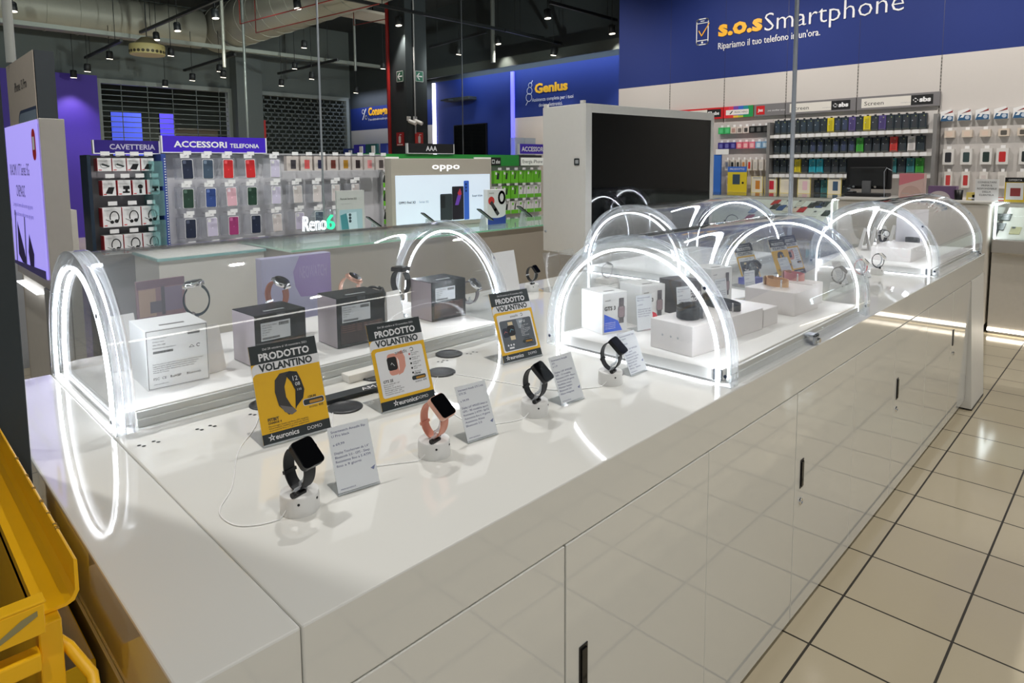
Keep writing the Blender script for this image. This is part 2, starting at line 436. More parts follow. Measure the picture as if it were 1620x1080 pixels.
# ---- arched acrylic display cases
CW, CH, CR = 0.315, 0.06, 0.315      # half depth, straight leg, arch radius
def arch(r, z0=0.0, leg=CH, n=36):   # outline from front foot over to rear foot, (y, z)
    return [(-r, z0)] + [(r * math.cos(a), leg + r * math.sin(a)) for a in [PI - PI * k / n for k in range(n + 1)]] + [(r, z0)]
def display_case(x0, x1, yc, label, lock=None, sw=None):
    c = thing('arched_display_case', label, 'display case', ((x0 + x1) / 2, yc, TOP + 0.0008)); hx = (x1 - x0) / 2
    pw = CR - 0.032
    p = MB().box((-hx + 0.0225, -pw + 0.006, 0.004), (hx - 0.0225, pw - 0.006, 0.035), WHITE_MATT)
    p.build('platform', c, 0.002)
    for s in (-1, 1):
        r = MB().box((-hx + 0.05, s * pw, 0), (hx - 0.05, s * (pw + 0.008), 0.033), mat((216, 216, 212), 0.3, 0.1))
        r.box((-hx + 0.05, s * (pw + 0.008), 0), (hx - 0.05, s * (pw + 0.013), 0.018), mat((216, 216, 212), 0.3, 0.1))
        r.build('base_rail', c)
    # curved cover
    o_, i_ = arch(CR - 0.002), arch(CR - 0.006)
    MB().ring(Frame((-hx + 0.045, 0, 0), (0, 1, 0), (0, 0, 1)), o_, i_, 0, 2 * hx - 0.09, ACRYL).build('curved_cover', c)
    for s in (-1, 1):
        e = thing('end_frame', None, None); e.parent = c
        xe = s * hx
        fr = Frame((xe if s < 0 else xe - 0.004, 0, 0), (0, 1, 0), (0, 0, 1))
        fr2 = Frame((xe + 0.036 if s < 0 else xe - 0.040, 0, 0), (0, 1, 0), (0, 0, 1))
        MB().ring(fr, arch(CR + 0.003), arch(CR - 0.030), 0, 0.004, ACRYL_BAND, ACRYL_EDGE).build('outer_band', e)
        MB().ring(fr2, arch(CR + 0.003), arch(CR - 0.030), 0, 0.004, ACRYL_BAND, ACRYL_EDGE).build('inner_band', e)
        fr3 = Frame((xe + 0.004 if s < 0 else xe - 0.036, 0, 0), (0, 1, 0), (0, 0, 1))
        MB().ring(fr3, arch(CR + 0.003), arch(CR - 0.0005), 0, 0.032, ACRYL_BAND, ACRYL_SOFT).build('rim_strip', e)
        MB().ring(Frame((xe + 0.019 if s < 0 else xe - 0.021, 0, 0), (0, 1, 0), (0, 0, 1)), arch(CR + 0.0036), arch(CR - 0.012), 0, 0.002, ACRYL_BAND, ACRYL_EDGE).build('middle_band', e)
        a = arch(CR - 0.040)
        fr4 = Frame((xe + 0.002 if s < 0 else xe - 0.009, 0, 0), (0, 1, 0), (0, 0, 1))
        MB().ring(fr4, arch(CR - 0.035), arch(CR - 0.0425), 0, 0.0055, LED_SOFT).build('led_strip', e)
        MB().ring(Frame((xe + 0.0076 if s < 0 else xe - 0.0096, 0, 0), (0, 1, 0), (0, 0, 1)), arch(CR - 0.036), arch(CR - 0.0415), 0, 0.002, LED).build('led_tape', e)
        # clear end pane with a low white sill
        MB().prism(Frame((xe + 0.016 if s < 0 else xe - 0.020, 0, 0), (0, 1, 0), (0, 0, 1)), arch(CR - 0.047), 0, 0.004, ACRYL).build('end_pane', e)
        scr = MB()
        for yy, zz in ((-CR + 0.012, 0.03), (CR - 0.012, 0.03), (-CR * 0.76, CH + CR * 0.62)):
            scr.cyl((xe - 0.004 * -s, yy, zz), (xe + 0.003 * s, yy, zz), 0.005, mat((50, 60, 80), 0.3, 0.8), 10)
        scr.build('screw', e)
        MB().box((xe - s * 0.003, -CR + 0.05, 0.0), (xe - s * 0.007, CR - 0.05, 0.003), LED_SOFT).build('floor_strip', e)
    if lock is not None:
        l = MB().box((lock - 0.035, -CR - 0.012, 0.004), (lock + 0.0, -CR - 0.004, 0.034), STEEL)
        l.box((lock - 0.035, -CR - 0.012, 0.026), (lock, -CR + 0.022, 0.034), STEEL)
        l.cyl((lock - 0.018, -CR - 0.022, 0.016), (lock - 0.018, -CR - 0.010, 0.016), 0.008, CHROME, 12)
        l.build('lock', c, 0.0015)
    if sw is not None:
        MB().box((sw, -CR + 0.034, 0.006), (sw + 0.012, -CR + 0.058, 0.036), DGREY).build('switch_box', c, 0.002)
    return c
YA, YB = 1.063, 1.885          # centre lines of the front and of the rear row
display_case(0.362, 1.575, YB, 'arched clear display case holding three dark watch boxes, nearest the yellow rack')
display_case(1.56, 2.715, YA, 'arched clear display case full of white watch boxes and risers on the aisle side', lock=0.02, sw=-0.56)
display_case(3.83, 5.02, YA, 'arched clear display case farthest along the aisle side of the island', lock=0.75 - 0.3, sw=-0.575)
display_case(2.78, 3.98, YB, 'arched clear display case behind, under the big switched-off screen')

# ================================================================== WATCHES, STANDS, CARDS, LEAFLETS
def smartwatch(name, label, loc, strap, case, a=0.024, b=0.032, wd=0.021, phi=45, shape='square', rz=0.0, rot=None, cw=0.036, ch=0.042,
               group=None, holes=True, face=None, buckle=SILVER, size=1.0, gap=0.0):
    t = thing(name, label, 'watch', loc, rz, group, rot)
    t.scale = (size, size, size)
    ph = math.radians(phi)
    def P(tt, x, off=0.0):
        y, z = -(a + off) * math.cos(tt), (b + off) * math.sin(tt); return (x, y, z)
    al = (ch * 0.42) / ((a + b) / 2)
    n = 40; sv = MB(); vs = []; ts = []
    for i in range(n + 1):
        tt = ph + al + (2 * PI - 2 * al - gap) * i / n; ts.append(tt)
        k = abs(i / n - 0.5) * 2; hw = wd / 2 * (0.86 + 0.14 * k)
        for x, of in ((-hw, 0), (hw, 0), (hw, 0.0028), (-hw, 0.0028)): vs.append(P(tt, x, of))
    fs = []
    for i in range(n):
        for j in range(4): fs.append((i * 4 + j, i * 4 + (j + 1) % 4, (i + 1) * 4 + (j + 1) % 4, (i + 1) * 4 + j))
    sv.add(vs, fs + [(0, 3, 2, 1), (n * 4, n * 4 + 1, n * 4 + 2, n * 4 + 3)], strap, False)
    if holes:
        for q in range(5):
            tt = ts[int(n * 0.58) + q * 2]; p = V3(P(tt, 0, 0.003)); nn = V3((0, -math.cos(tt) / a, math.sin(tt) / b)).normalized()
            sv.lathe(p, [(0.0012, 0), (0.0012, 0.0004)], BLACK, 8, nn)
    sv.build('strap', t)
    # keeper / buckle round the strap opposite the case
    tk = ts[int(n * 0.42)]; kb = MB(); pts = []
    c0 = V3(P(tk, 0, 0.0014)); nn = V3((0, -math.cos(tk) / a, math.sin(tk) / b)).normalized(); tg = V3((1, 0, 0)).cross(nn)
    kb.fbox(Frame(c0, (1, 0, 0), tg), -wd / 2 - 0.001, -0.003, wd / 2 + 0.001, 0.003, -0.0024, 0.0034, buckle if buckle else strap)
    kb.build('buckle', t, 0.0006)
    N_ = V3((0, -math.cos(ph), math.sin(ph))); c = V3(P(ph, 0)) - N_ * 0.001
    V_ = N_.cross(V3((1, 0, 0))); fr = Frame(c, (1, 0, 0), V_)
    cs = MB(); sc = MB()
    if shape == 'square':
        cs.prism(fr, rrect(-cw / 2, -ch / 2, cw / 2, ch / 2, 0.008), 0, 0.0095, case, True)
        sc.prism(fr, rrect(-cw / 2 + 0.0012, -ch / 2 + 0.0012, cw / 2 - 0.0012, ch / 2 - 0.0012, 0.0072), 0.0095, 0.0108, BLACK_GLOSS)
        if face: sc.prism(fr, rrect(-cw / 2 + 0.005, -ch / 2 + 0.005, cw / 2 - 0.005, ch / 2 - 0.005, 0.004), 0.0108, 0.0109, face)
        cs.cyl(fr.p(cw / 2 - 0.001, 0.006, 0.005), fr.p(cw / 2 + 0.0022, 0.006, 0.005), 0.0028, case, 12)
    else:
        r = cw / 2
        cs.lathe(c, [(r * 0.9, 0), (r, 0.002), (r, 0.009), (r * 0.93, 0.011), (r * 0.86, 0.0112)], case, 28, N_)
        sc.lathe(c, [(r * 0.86, 0.0108), (r * 0.86, 0.0116), (0.001, 0.0116)], BLACK_GLOSS, 28, N_)
        if face: sc.lathe(c, [(r * 0.74, 0.0116), (r * 0.74, 0.0119), (0.001, 0.0119)], face, 28, N_)
        for q in (-0.006, 0.006): cs.cyl(fr.p(r - 0.001, q, 0.005), fr.p(r + 0.003, q, 0.005), 0.002, case, 10)
        for s in (-1, 1): cs.fbox(fr, -wd / 2, s * r * 0.8 - 0.006, wd / 2, s * r * 0.8 + 0.006, 0.0, 0.006, case)
    cs.build('watch_case', t); sc.build('watch_screen', t)
    return t
def watch_stand(label, loc, rz=0.0, group='security stands on the open worktop'):
    t = thing('watch_stand', label, 'display stand', loc, rz, group)
    MB().lathe((0, 0, 0), [(0.0318, 0), (0.0326, 0.003), (0.0320, 0.030), (0.0315, 0.0335), (0.0300, 0.0348), (0.001, 0.0348)], mat((226, 226, 224), 0.3, var=0.01), 40).build('base', t)
    s = MB()
    for a in (-2.35, -1.25): s.cyl((0.0312 * math.cos(a), 0.0312 * math.sin(a), 0.024), (0.0330 * math.cos(a), 0.0330 * math.sin(a), 0.024), 0.0022, BLACK, 10)
    s.build('screw', t)
    cr = MB(); pts = [V3((0.001, 0.000, 0.0345)), V3((0.0, -0.002, 0.040))] + [V3((0.0, -0.0185 * math.sin(q), 0.079 - 0.0305 * math.cos(q))) for q in [0.15 + 0.28 * k for k in range(11)]]
    cr.tube(pts, 0.0028, ACRYL_EDGE, 8); cr.tube([p + V3((0.008, 0, 0)) for p in pts[2:]], 0.0024, ACRYL_EDGE, 8)
    cr.tube([(-0.016, -0.004, 0.037), (-0.017, -0.010, 0.044), (-0.010, -0.014, 0.047), (0.004, -0.012, 0.041)], 0.003, ACRYL_EDGE, 8)
    cr.build('clear_cradle', t)
    cl = MB().box((-0.026, -0.018, 0.0345), (0.000, -0.009, 0.040), BLACK); cl.cyl((-0.028, -0.014, 0.0395), (-0.022, -0.014, 0.0395), 0.005, BLACK, 12)
    cl.build('clip', t, 0.001)
    return t
PINK = mat((222, 150, 128), 0.5); DBLUE = mat((22, 30, 42), 0.5)
specs = [(0.497, 'black square smartwatch', RUBBER, mat((22, 24, 27), 0.25), 'next to the yellow fitness band leaflet', 'square'),
         (0.788, 'salmon pink square smartwatch', PINK, mat((226, 176, 156), 0.3, 0.3), 'in front of the middle leaflet', 'square'),
         (1.088, 'black smartwatch', RUBBER, mat((26, 28, 32), 0.25), 'before the grey leaflet of cream watches', 'square'),
         (1.388, 'dark green-black smartwatch', RUBBER, mat((24, 26, 30), 0.2, 0.3), 'closest to the case of white boxes', 'square')]
for x, d, st, cs, where, shp in specs:
    watch_stand('round white security stand holding the ' + d + ' ' + where.split(' of ')[0].replace('next to', 'by'), (x, 1.002, TOP), 0.25)
    w_ = smartwatch('smartwatch', d + ' on a round white stand ' + where, (x, 1.002 - 0.002, TOP + 0.0395 + 0.036), st, cs, b=.035, phi=46, cw=.045, ch=.051, wd=.024, rz=0.25, group='watches on stands', buckle=None)
    if x == 0.788: pass
for i, (x, pts) in enumerate(((0.497, [(-0.03, -0.01), (-0.07, 0.00), (-0.10, 0.03), (-0.10, 0.09), (-0.05, 0.16), (0.02, 0.30), (0.10, 0.40), (0.183, 0.543)]),
                              (0.788, [(-0.03, -0.01), (-0.08, 0.02), (-0.12, 0.05), (-0.13, 0.12), (-0.10, 0.22), (-0.02, 0.36)]),
                              (1.088, [(-0.03, -0.01), (-0.09, 0.01), (-0.14, 0.05), (-0.13, 0.15), (-0.06, 0.30), (0.04, 0.398)]),
                              (1.388, [(-0.03, -0.01), (-0.09, 0.02), (-0.15, 0.07), (-0.19, 0.18), (-0.23, 0.32), (-0.258, 0.398)]))):
    P = [V3((x + a, 1.002 + b, TOP + 0.0016)) for a, b in pts]; Q = []
    for k in range(len(P) - 1):
        p0 = P[max(0, k - 1)]; p1, p2 = P[k], P[k + 1]; p3 = P[min(len(P) - 1, k + 2)]
        for s in range(6):
            u = s / 6; Q.append(0.5 * ((2 * p1) + (p2 - p0) * u + (2 * p0 - 5 * p1 + 4 * p2 - p3) * u * u + (3 * p1 - p0 - 3 * p2 + p3) * u ** 3))
    Q.append(P[-1]); Q[0].z += 0.012; Q[1].z += 0.006
    tag(MB().tube(Q, 0.0011, mat((236, 236, 236), 0.3), 6).build('tether_cable'), 'thin grey tether cable running back from the ' + specs[i][1], 'cable', 'tether cables')

def holder_frame(lean, h):       # a leaning sheet: front lower edge at y=0, tilted back
    return Frame((0, 0, 0.002), (1, 0, 0), (0, math.sin(lean), math.cos(lean)))
def info_card(label, loc, rz, wd=0.078, h=0.118, lean=0.42, lines=None, group='price cards in clear holders', mark=True, paper=None):
    t = thing('price_card', label, 'price card', loc, rz, group)
    fr = holder_frame(lean, h); m_ = MB()
    m_.fbox(fr, -wd / 2 - 0.001, 0, wd / 2 + 0.001, h, -0.0015, -0.0002, ACRYL)
    m_.box((-wd / 2 - 0.001, -0.001, 0), (wd / 2 + 0.001, 0.055, 0.0015), ACRYL)
    m_.fbox(fr, -wd / 2 - 0.001, 0, wd / 2 + 0.001, 0.002, -0.0002, 0.0016, ACRYL_EDGE)
    m_.build('clear_holder', t)
    c = MB(); c.fbox(fr, -wd / 2, 0.003, wd / 2, h - 0.001, 0, 0.0008, paper or CARD)
    L = lines or ['Smartwatch Amazfit', 'Bip U Pro', '', 'a 69,99', '', 'Display touchscreen da 1,43"', 'Bluetooth 5.0 - GPS - Sleep', 'Resistente 5 ATM - Autonomia', 'fino a 9 giorni']
    y = h - 0.012
    for s in L:
        if s: c.text(fr, s, -wd / 2 + 0.005, y, INK, h=0.0042, z=0.0010, wd=min(wd - 0.012, 0.0031 * len(s)))
        y -= 0.0075
    if mark:
        c.text(fr, 'www.euronics.it', -wd / 2 + 0.005, 0.007, INK, h=0.003, z=0.0010)
        c.poly(fr, [(wd / 2 - 0.012, 0.030), (wd / 2 - 0.002, 0.034), (wd / 2 - 0.006, 0.026)], mat((120, 128, 160), 0.5), 0.0010)
    c.build('card', t)
    return t
info_card('price card at the black square smartwatch, with four text lines', (0.603, 0.985, TOP), -0.16, lines=['Smartwatch Amazfit Bip', 'U Pro black', '', 'a 69,99', '', 'Display Touchscreen da 1,4"', 'Bluetooth 5.0 - GPS - Sleep', 'Resistente fino a 5 ATM', 'fino a 9 giorni'])
info_card('price card next to the salmon pink smartwatch', (0.907, 0.985, TOP), -0.13, lines=['Smartwatch Amazfit GTS 2 mini', 'GTS 2E', '', 'a 99,99', '', 'Display 1,65" AMOLED always on', 'GPS - 90 modalita sport', 'Resistente 5 ATM - SpO2', 'Autonomia fino a 14 giorni', 'Assistente Alexa', 'Bluetooth 5.0'])
info_card('price card between the two dark watches, standing on the open worktop', (1.207, 0.982, TOP), -0.08, lines=['Smartwatch Amazfit', 'GTR', 'a 119', '', 'Display 1,39" AMOLED', 'GPS - 12 modalita', 'Resistente 5 ATM - Musica', 'Autonomia 24 giorni', 'Notifiche smart', 'Monitor battito', 'Bluetooth 5.0', 'Alexa integrata'])
info_card('price card touching the curved case, last of the four on the worktop', (1.507, 0.990, TOP), -0.02, lines=['Smartwatch Amazfit Zepp', 'E square', '', 'a 149,90', '', 'Display 1,65" AMOLED', 'GPS - sport', 'Resistente 5 ATM', 'Autonomia 7 giorni', 'Cassa in metallo', 'Bluetooth 5.0', 'SpO2 - sonno', 'Stress - battito'])

LGREEN = mat((40, 48, 50), 0.4, var=0); LYEL = mat((226, 176, 22), 0.45, var=0); LWH = mat((225, 226, 228), 0.45, var=0); LGR = mat((86, 92, 98), 0.45, var=0)
def leaflet(label, loc, rz, kind):
    W, H = 0.148, 0.21
    t = thing('leaflet_holder', label, 'leaflet', loc, rz, 'offer leaflets in clear holders')
    lean = 0.36; fr = holder_frame(lean, H); m_ = MB()
    m_.fbox(fr, -W / 2 - 0.002, 0, W / 2 + 0.002, H + 0.003, -0.0018, -0.0003, ACRYL)
    m_.fbox(fr, -W / 2 - 0.002, 0, W / 2 + 0.002, 0.003, -0.0003, 0.0016, ACRYL_EDGE)
    m_.box((-W / 2 - 0.002, -0.001, 0), (W / 2 + 0.002, 0.10, 0.0016), ACRYL); m_.build('clear_holder', t)
    c = MB(); c.fbox(fr, -W / 2, 0.003, W / 2, H, 0, 0.0008, LYEL)
    y0 = 0.003; z = 0.0010
    c.rect(fr, -W / 2, H - 0.040, W / 2, H, LGREEN, z)
    c.poly(fr, [(-W / 2, H - 0.066)] + arc(-W / 2 + 0.012, H - 0.052, 0.012, PI, PI / 2, 5) + [(W / 2, H - 0.040), (W / 2, H - 0.066)], LWH, 0.0012)
    c.poly(fr, arc(-W / 2 + 0.010, H - 0.070, 0.010, PI, PI / 2, 5) + [(W / 2, H - 0.060), (W / 2, H - 0.080), (-W / 2, H - 0.080)], LYEL, 0.0014)
    c.text(fr, 'Dal 28 ottobre al 10 novembre 2021', 0.004, H - 0.0125, LWH, wd=0.098, al='c', z=0.0016)
    c.text(fr, 'PRODOTTO', 0.0, H - 0.034, LWH, h=0.0150, wd=0.112, al='c', z=0.0016, bold=0.035)
    c.text(fr, 'VOLANTINO', 0.0, H - 0.057, LGREEN, h=0.0150, wd=0.118, al='c', z=0.0017, bold=0.035)
    c.rect(fr, -W / 2, y0, W / 2, 0.024, LGREEN, z)
    c.poly(fr, [(W * 0.2, 0.024)] + arc(W * 0.32, 0.017, 0.007, PI / 2, 0, 4)[::-1][::-1] + [(W / 2, 0.017), (W / 2, 0.003), (W * 0.2, 0.003)], LGREEN, 0.0011)
    c.text(fr, '\u2606euronics', -0.03 if kind != 1 else -0.01, 0.0095, LWH, h=0.0105, wd=0.066, al='c', z=0.0016, bold=0.02)
    c.text(fr, 'DOMO', 0.022, 0.0105, LWH, h=0.0075, z=0.0016)
    def inset(x, y, k=1.0):
        c.poly(fr, rrect(x - 0.024 * k, y - 0.006 * k, x + 0.024 * k, y + 0.008 * k, 0.004), LWH, 0.0018); c.poly(fr, rrect(x - 0.023 * k, y - 0.005 * k, x + 0.023 * k, y + 0.007 * k, 0.004), LGREEN, 0.0019)
        c.poly(fr, rrect(x - 0.010 * k, y - 0.003 * k, x + 0.020 * k, y + 0.003 * k, 0.002), mat((176, 128, 40), 0.5, var=0), 0.0020)
        c.text(fr, '129,90', x - 0.002, y + 0.0090 * k, LGREEN, h=0.005, al='c', z=0.0020, bold=0.02); c.text(fr, 'sconto 40\u20ac', x + 0.004, y - 0.0125 * k, LGREEN, h=0.005, al='c', z=0.0020)
    if kind == 0:      # black fitness band on yellow
        K = mat((58, 55, 52), 0.4, var=0); K2 = mat((34, 37, 40), 0.4, var=0)
        c.poly(fr, [(-0.012, 0.052), (-0.030, 0.075), (-0.034, 0.105), (-0.030, 0.130), (-0.018, 0.142), (0.004, 0.143), (-0.004, 0.130), (-0.012, 0.112), (-0.012, 0.090), (-0.004, 0.070), (0.006, 0.056)], K, 0.0016)
        c.poly(fr, [(-0.006, 0.136), (0.004, 0.143), (0.020, 0.139), (0.026, 0.120), (0.030, 0.098), (0.024, 0.080), (0.008, 0.066), (0.004, 0.060), (0.007, 0.080), (0.010, 0.100), (0.004, 0.120)], K2, 0.0018)
        c.poly(fr, [(-0.028, 0.076), (-0.020, 0.060), (-0.006, 0.051), (0.006, 0.056), (-0.002, 0.066)], mat((110, 106, 104), 0.3, var=0), 0.0017)
        c.text(fr, '12', 0.014, 0.121, LWH, h=0.010, al='c', z=0.0020); c.text(fr, '08', 0.017, 0.109, LWH, h=0.008, al='c', z=0.0020); c.text(fr, '110', 0.019, 0.098, LWH, h=0.005, al='c', z=0.0020)
        c.text(fr, 'FITBIT', -0.058, 0.048, LGREEN, h=0.0062, z=0.0016, bold=0.03); c.text(fr, 'CHARGE 4', -0.058, 0.042, LGREEN, h=0.0042, z=0.0016, bold=0.02)
        for q, s in enumerate(('Monitoraggio battito cardiaco, GPS integrato', 'Impermeabile, notifiche e controllo Spotify', 'Autonomia fino a 7 giorni, pagamenti')): c.text(fr, s, -0.058, 0.036 - q * 0.0044, LGREEN, wd=0.086, h=0.003, z=0.0016)
        inset(0.046, 0.068)
    elif kind == 1:    # pink square watch on a white sheet
        c.poly(fr, rrect(-W / 2 + 0.009, 0.031, W / 2 - 0.008, H - 0.068, 0.006), LWH, 0.0016)
        c.text(fr, 'amazfit', 0.004, H - 0.082, TXT_K, h=0.0085, al='c', z=0.0018); c.line(fr, arc(0.034, H - 0.077, 0.0045, -2.2, 2.6, 10), 0.0014, TXT_K, 0.0018)
        PK = mat((214, 150, 132), 0.4, var=0)
        c.poly(fr, rrect(-0.036, 0.080, -0.010, 0.132, 0.008), PK, 0.0018); c.poly(fr, [(-0.012, 0.128), (0.006, 0.136), (0.012, 0.118), (0.010, 0.096), (0.000, 0.082), (-0.014, 0.078), (-0.008, 0.092), (-0.006, 0.112)], PK, 0.0017)
        c.poly(fr, rrect(-0.038, 0.092, -0.012, 0.124, 0.006), TXT_K, 0.0019); c.line(fr, [(-0.029, 0.106), (-0.026, 0.110), (-0.020, 0.102)], 0.001, LWH, 0.0021)
        for q in range(5):
            c.disc(fr, 0.026, 0.122 - q * 0.0115, 0.0026, mat((196, 90, 90), 0.5, var=0) if q == 0 else TXT_K, 0.0018)
            for e in (0, 1): c.text(fr, ('90 modalita', 'sportive', 'Battito card.', 'continuo', 'Livello SpO2', 'ossigeno', 'GPS e notif.', 'smart', 'Autonomia', '24 giorni')[q * 2 + e], 0.031, 0.1225 - q * 0.0115 - e * 0.0042, TXT_K, h=0.0032, z=0.0018)
        c.text(fr, 'GTS 2E', -0.058, 0.066, TXT_K, h=0.0062, z=0.0018, bold=0.03)
        for q, s in enumerate(('Display AMOLED 1,65"', 'Bluetooth 5.0', 'Assistente vocale Alexa', 'Monitoraggio sonno e stress', 'Resistente 5 ATM - GPS', 'Compatibile Android e iOS')): c.text(fr, s, -0.058, 0.060 - q * 0.0046, TXT_K, h=0.0032, z=0.0018)
        inset(0.040, 0.062, 0.85)
    else:              # dark sheet with cream watches
        c.poly(fr, rrect(-W / 2 + 0.009, 0.031, W / 2 - 0.008, H - 0.068, 0.006), LWH, 0.0016)
        c.text(fr, 'amazfit', 0.0, H - 0.080, TXT_K, h=0.0075, al='c', z=0.0018); c.line(fr, arc(0.029, H - 0.076, 0.004, -2.2, 2.6, 10), 0.0014, TXT_K, 0.0018)
        c.poly(fr, rrect(-W / 2 + 0.014, 0.034, W / 2 - 0.013, H - 0.086, 0.006), LGR, 0.0018)
        CR_ = mat((214, 196, 160), 0.5, var=0)
        c.poly(fr, [(0.004, H - 0.088), (0.030, H - 0.088), (0.016, 0.094), (0.008, 0.094)], mat((140, 150, 158), 0.5, var=0), 0.0019)
        c.rect(fr, -0.030, 0.064, -0.012, 0.118, CR_, 0.0020); c.poly(fr, rrect(-0.036, 0.076, -0.008, 0.108, 0.008), TXT_K, 0.0021)
        c.poly(fr, rrect(-0.055, 0.074, -0.032, 0.102, 0.007), mat((30, 40, 56), 0.4, var=0), 0.0020)
        c.line(fr, [(-0.028, 0.088), (-0.022, 0.096), (-0.014, 0.092)], 0.0012, mat((120, 190, 210), 0.5, var=0), 0.0022); c.line(fr, [(-0.050, 0.086), (-0.045, 0.092), (-0.038, 0.088)], 0.0012, mat((200, 110, 110), 0.5, var=0), 0.0022)
        c.text(fr, 'BIP U', 0.014, 0.110, LWH, h=0.007, z=0.0020, bold=0.02)
        for q in range(7): c.text(fr, ('Display TFT 1,43"', '60 sport', 'Ossigeno nel sangue', 'Autonomia 9 giorni', 'Bluetooth 5.0', '5 ATM', 'Monitor sonno')[q], 0.014, 0.100 - q * 0.005, LWH, h=0.0032, z=0.0020)
        for q in range(3): c.disc(fr, -0.044 + q * 0.010, 0.050, 0.003, LWH, 0.0020)
        c.rect(fr, -0.042, 0.039, -0.024, 0.044, LWH, 0.0020); inset(0.032, 0.052, 0.85)
    c.build('leaflet', t)
leaflet('yellow leaflet showing a black fitness band, behind the black square watch', (0.635, 1.274, TOP), -0.09, 0)
leaflet('white and yellow leaflet showing a pink square watch, middle one of the offer leaflets', (0.912, 1.251, TOP), -0.10, 1)
leaflet('grey and yellow leaflet showing cream watches, nearest to the curved case', (1.375, 1.31, TOP), -0.12, 2)
# dark name bar and a small white block lying behind the leaflets
bb = thing('name_bar', 'dark flat name bar lying on the worktop between two leaflets', 'name plate', (0.86, 1.42, TOP), -0.06)
MB().box((-0.13, -0.02, 0), (0.13, 0.02, 0.012), CHAR).build('bar', bb, 0.002)
MB().text(Frame((0.02, -0.014, 0.0122), (1, 0, 0), (0, 1, 0)), 'AMAZFIT', 0, 0, TXT_W, h=0.02, z=0.0004).build('lettering', bb)
tag(MB().box((0.90, 1.505, TOP), (1.03, 1.545, TOP + 0.022), WHITE).build('white_block', None, 0.002), 'small white plastic block in front of the case with dark boxes', 'block')

# ================================================================== INSIDE THE CASES
PLZ = TOP + 0.0362
BOXW = mat((224, 224, 222), 0.4, var=0.01); BOXK = mat((24, 30, 32), 0.25, var=0.02); BOXS = mat((178, 168, 174), 0.3, var=0.02)
def watch_box(label, loc, rz, w_, d, h, paint=None, body=None, side=None, group='watch boxes in the cases', lid=True):
    """origin = front left bottom corner; front faces -Y"""
    t = thing('watch_box', label, 'box', loc, rz, group)
    b = MB().box((0, 0, 0), (w_, d, h), body or BOXW); b.build('carton', t, 0.0012)
    if side: MB().box((-0.0006, 0.002, 0.002), (0, d - 0.002, h - 0.002), side).build('side_print', t)
    if lid: MB().box((w_ * .3, d * .25, h), (w_ * .7, d * .32, h + 0.0008), mat((120, 118, 116), 0.5) if body is None else LGREY).build('hang_slot', t)
    if paint:
        p = MB(); paint(p, Frame((0, 0, 0)), w_, h); p.build('front_print', t)
    return t
def barcode(p, fr, x, y, w_, h, mt=TXT_K, n=14):
    r = random.Random(int(x * 9999) + n); c = 0.0
    while c < w_:
        a = r.uniform(0.25, 1) * w_ / n; p.rect(fr, x + c, y, x + min(w_, c + a * .6), y + h, mt, 0.001); c += a
def p_white(p, fr, w_, h):
    p.line(fr, [(0.003, 0.003), (w_ - 0.003, 0.003), (w_ - 0.003, h - 0.003), (0.003, h - 0.003)], 0.0012, mat((90, 88, 86), 0.5, var=0), closed=True)
    for k, s in enumerate(('Modello: A2123', 'Colore: nero', 'S/N 1921-XBK', 'Distribuito da importatore')): p.text(fr, s, 0.016, h - 0.024 - k * 0.008, TXT_K, h=0.0034)
    barcode(p, fr, w_ - 0.048, h - 0.024, 0.028, 0.009); barcode(p, fr, 0.016, h - 0.060, 0.045, 0.006, n=22)
    p.line(fr, [(w_ - .046, h - .058), (w_ - .040, h - .052), (w_ - .034, h - .058)], 0.001, TXT_K, closed=True); p.line(fr, arc(w_ - .024, h - .055, .004, 0.6, 5.2, 10), 0.0014, TXT_K)
    for k in range(5): p.text(fr, ('Read the quick start guide before first use of the device and the charger', 'Leggere la guida rapida prima del primo utilizzo del dispositivo', 'Veuillez lire le guide avant la premiere utilisation', 'Lea la guia antes del primer uso del reloj', 'Made in China')[k], 0.014, 0.062 - k * 0.0052, TXT_K, h=0.003, wd=(w_ - .028) * (1, .9, .85, .8, .3)[k])
    for k, s in enumerate(('FSC', 'CE', 'RoHS', 'IP', 'Bluetooth')): p.text(fr, s, 0.014 + k * 0.019, 0.024, TXT_K, h=0.006)
    p.text(fr, 'www.amazfit.com', 0.014, 0.012, TXT_K, h=0.0032)
def p_dark(p, fr, w_, h):
    LB = mat((208, 212, 216), 0.5, var=0)
    p.rect(fr, 0.016, h * .50, w_ * .68, h * .84, LB, 0.0008)
    for k, s in enumerate(('GTR 2 Classic Edition', 'Model: A1952', 'Colour: black', 'S/N 00312', '5V 1A')): p.text(fr, s, 0.020, h * .84 - 0.009 - k * 0.0066, TXT_K, h=0.0034)
    barcode(p, fr, w_ * .68 - .034, h * .84 - .013, .030, .009); barcode(p, fr, .020, h * .50 + .003, .050, .006, n=20)
    C = mat((150, 104, 88), 0.4, var=0); p.rect(fr, .010, .010, w_ - .010, h * .46, mat((58, 46, 44), 0.4, var=0), 0.0007)
    for k in range(4): p.text(fr, 'Heart rate 24h - SpO2 - GPS - sport modes', 0.014, h * .42 - k * .006, C, h=0.0032, wd=w_ * .8)
    for k in range(5): p.line(fr, arc(.026 + k * .020, h * .18, .006, 0, 2 * PI, 12), 0.0011, C)
    p.text(fr, 'Bluetooth', w_ - .044, h * .10, mat((190, 188, 186), 0.5, var=0), h=0.006)
    p.rect(fr, w_ * .42, h - .012, w_ * .58, h - .002, mat((84, 88, 90), 0.5, var=0), 0.0008)
watch_box('white box with small print on its back, nearest the corner of the island', (0.473, 1.722, PLZ), -0.05, 0.145, 0.155, 0.15, p_white)
watch_box('black watch box beside the white box in the arched case', (0.735, 1.700, PLZ), 0.03, 0.150, 0.138, 0.146, p_dark, BOXK, BOXS)
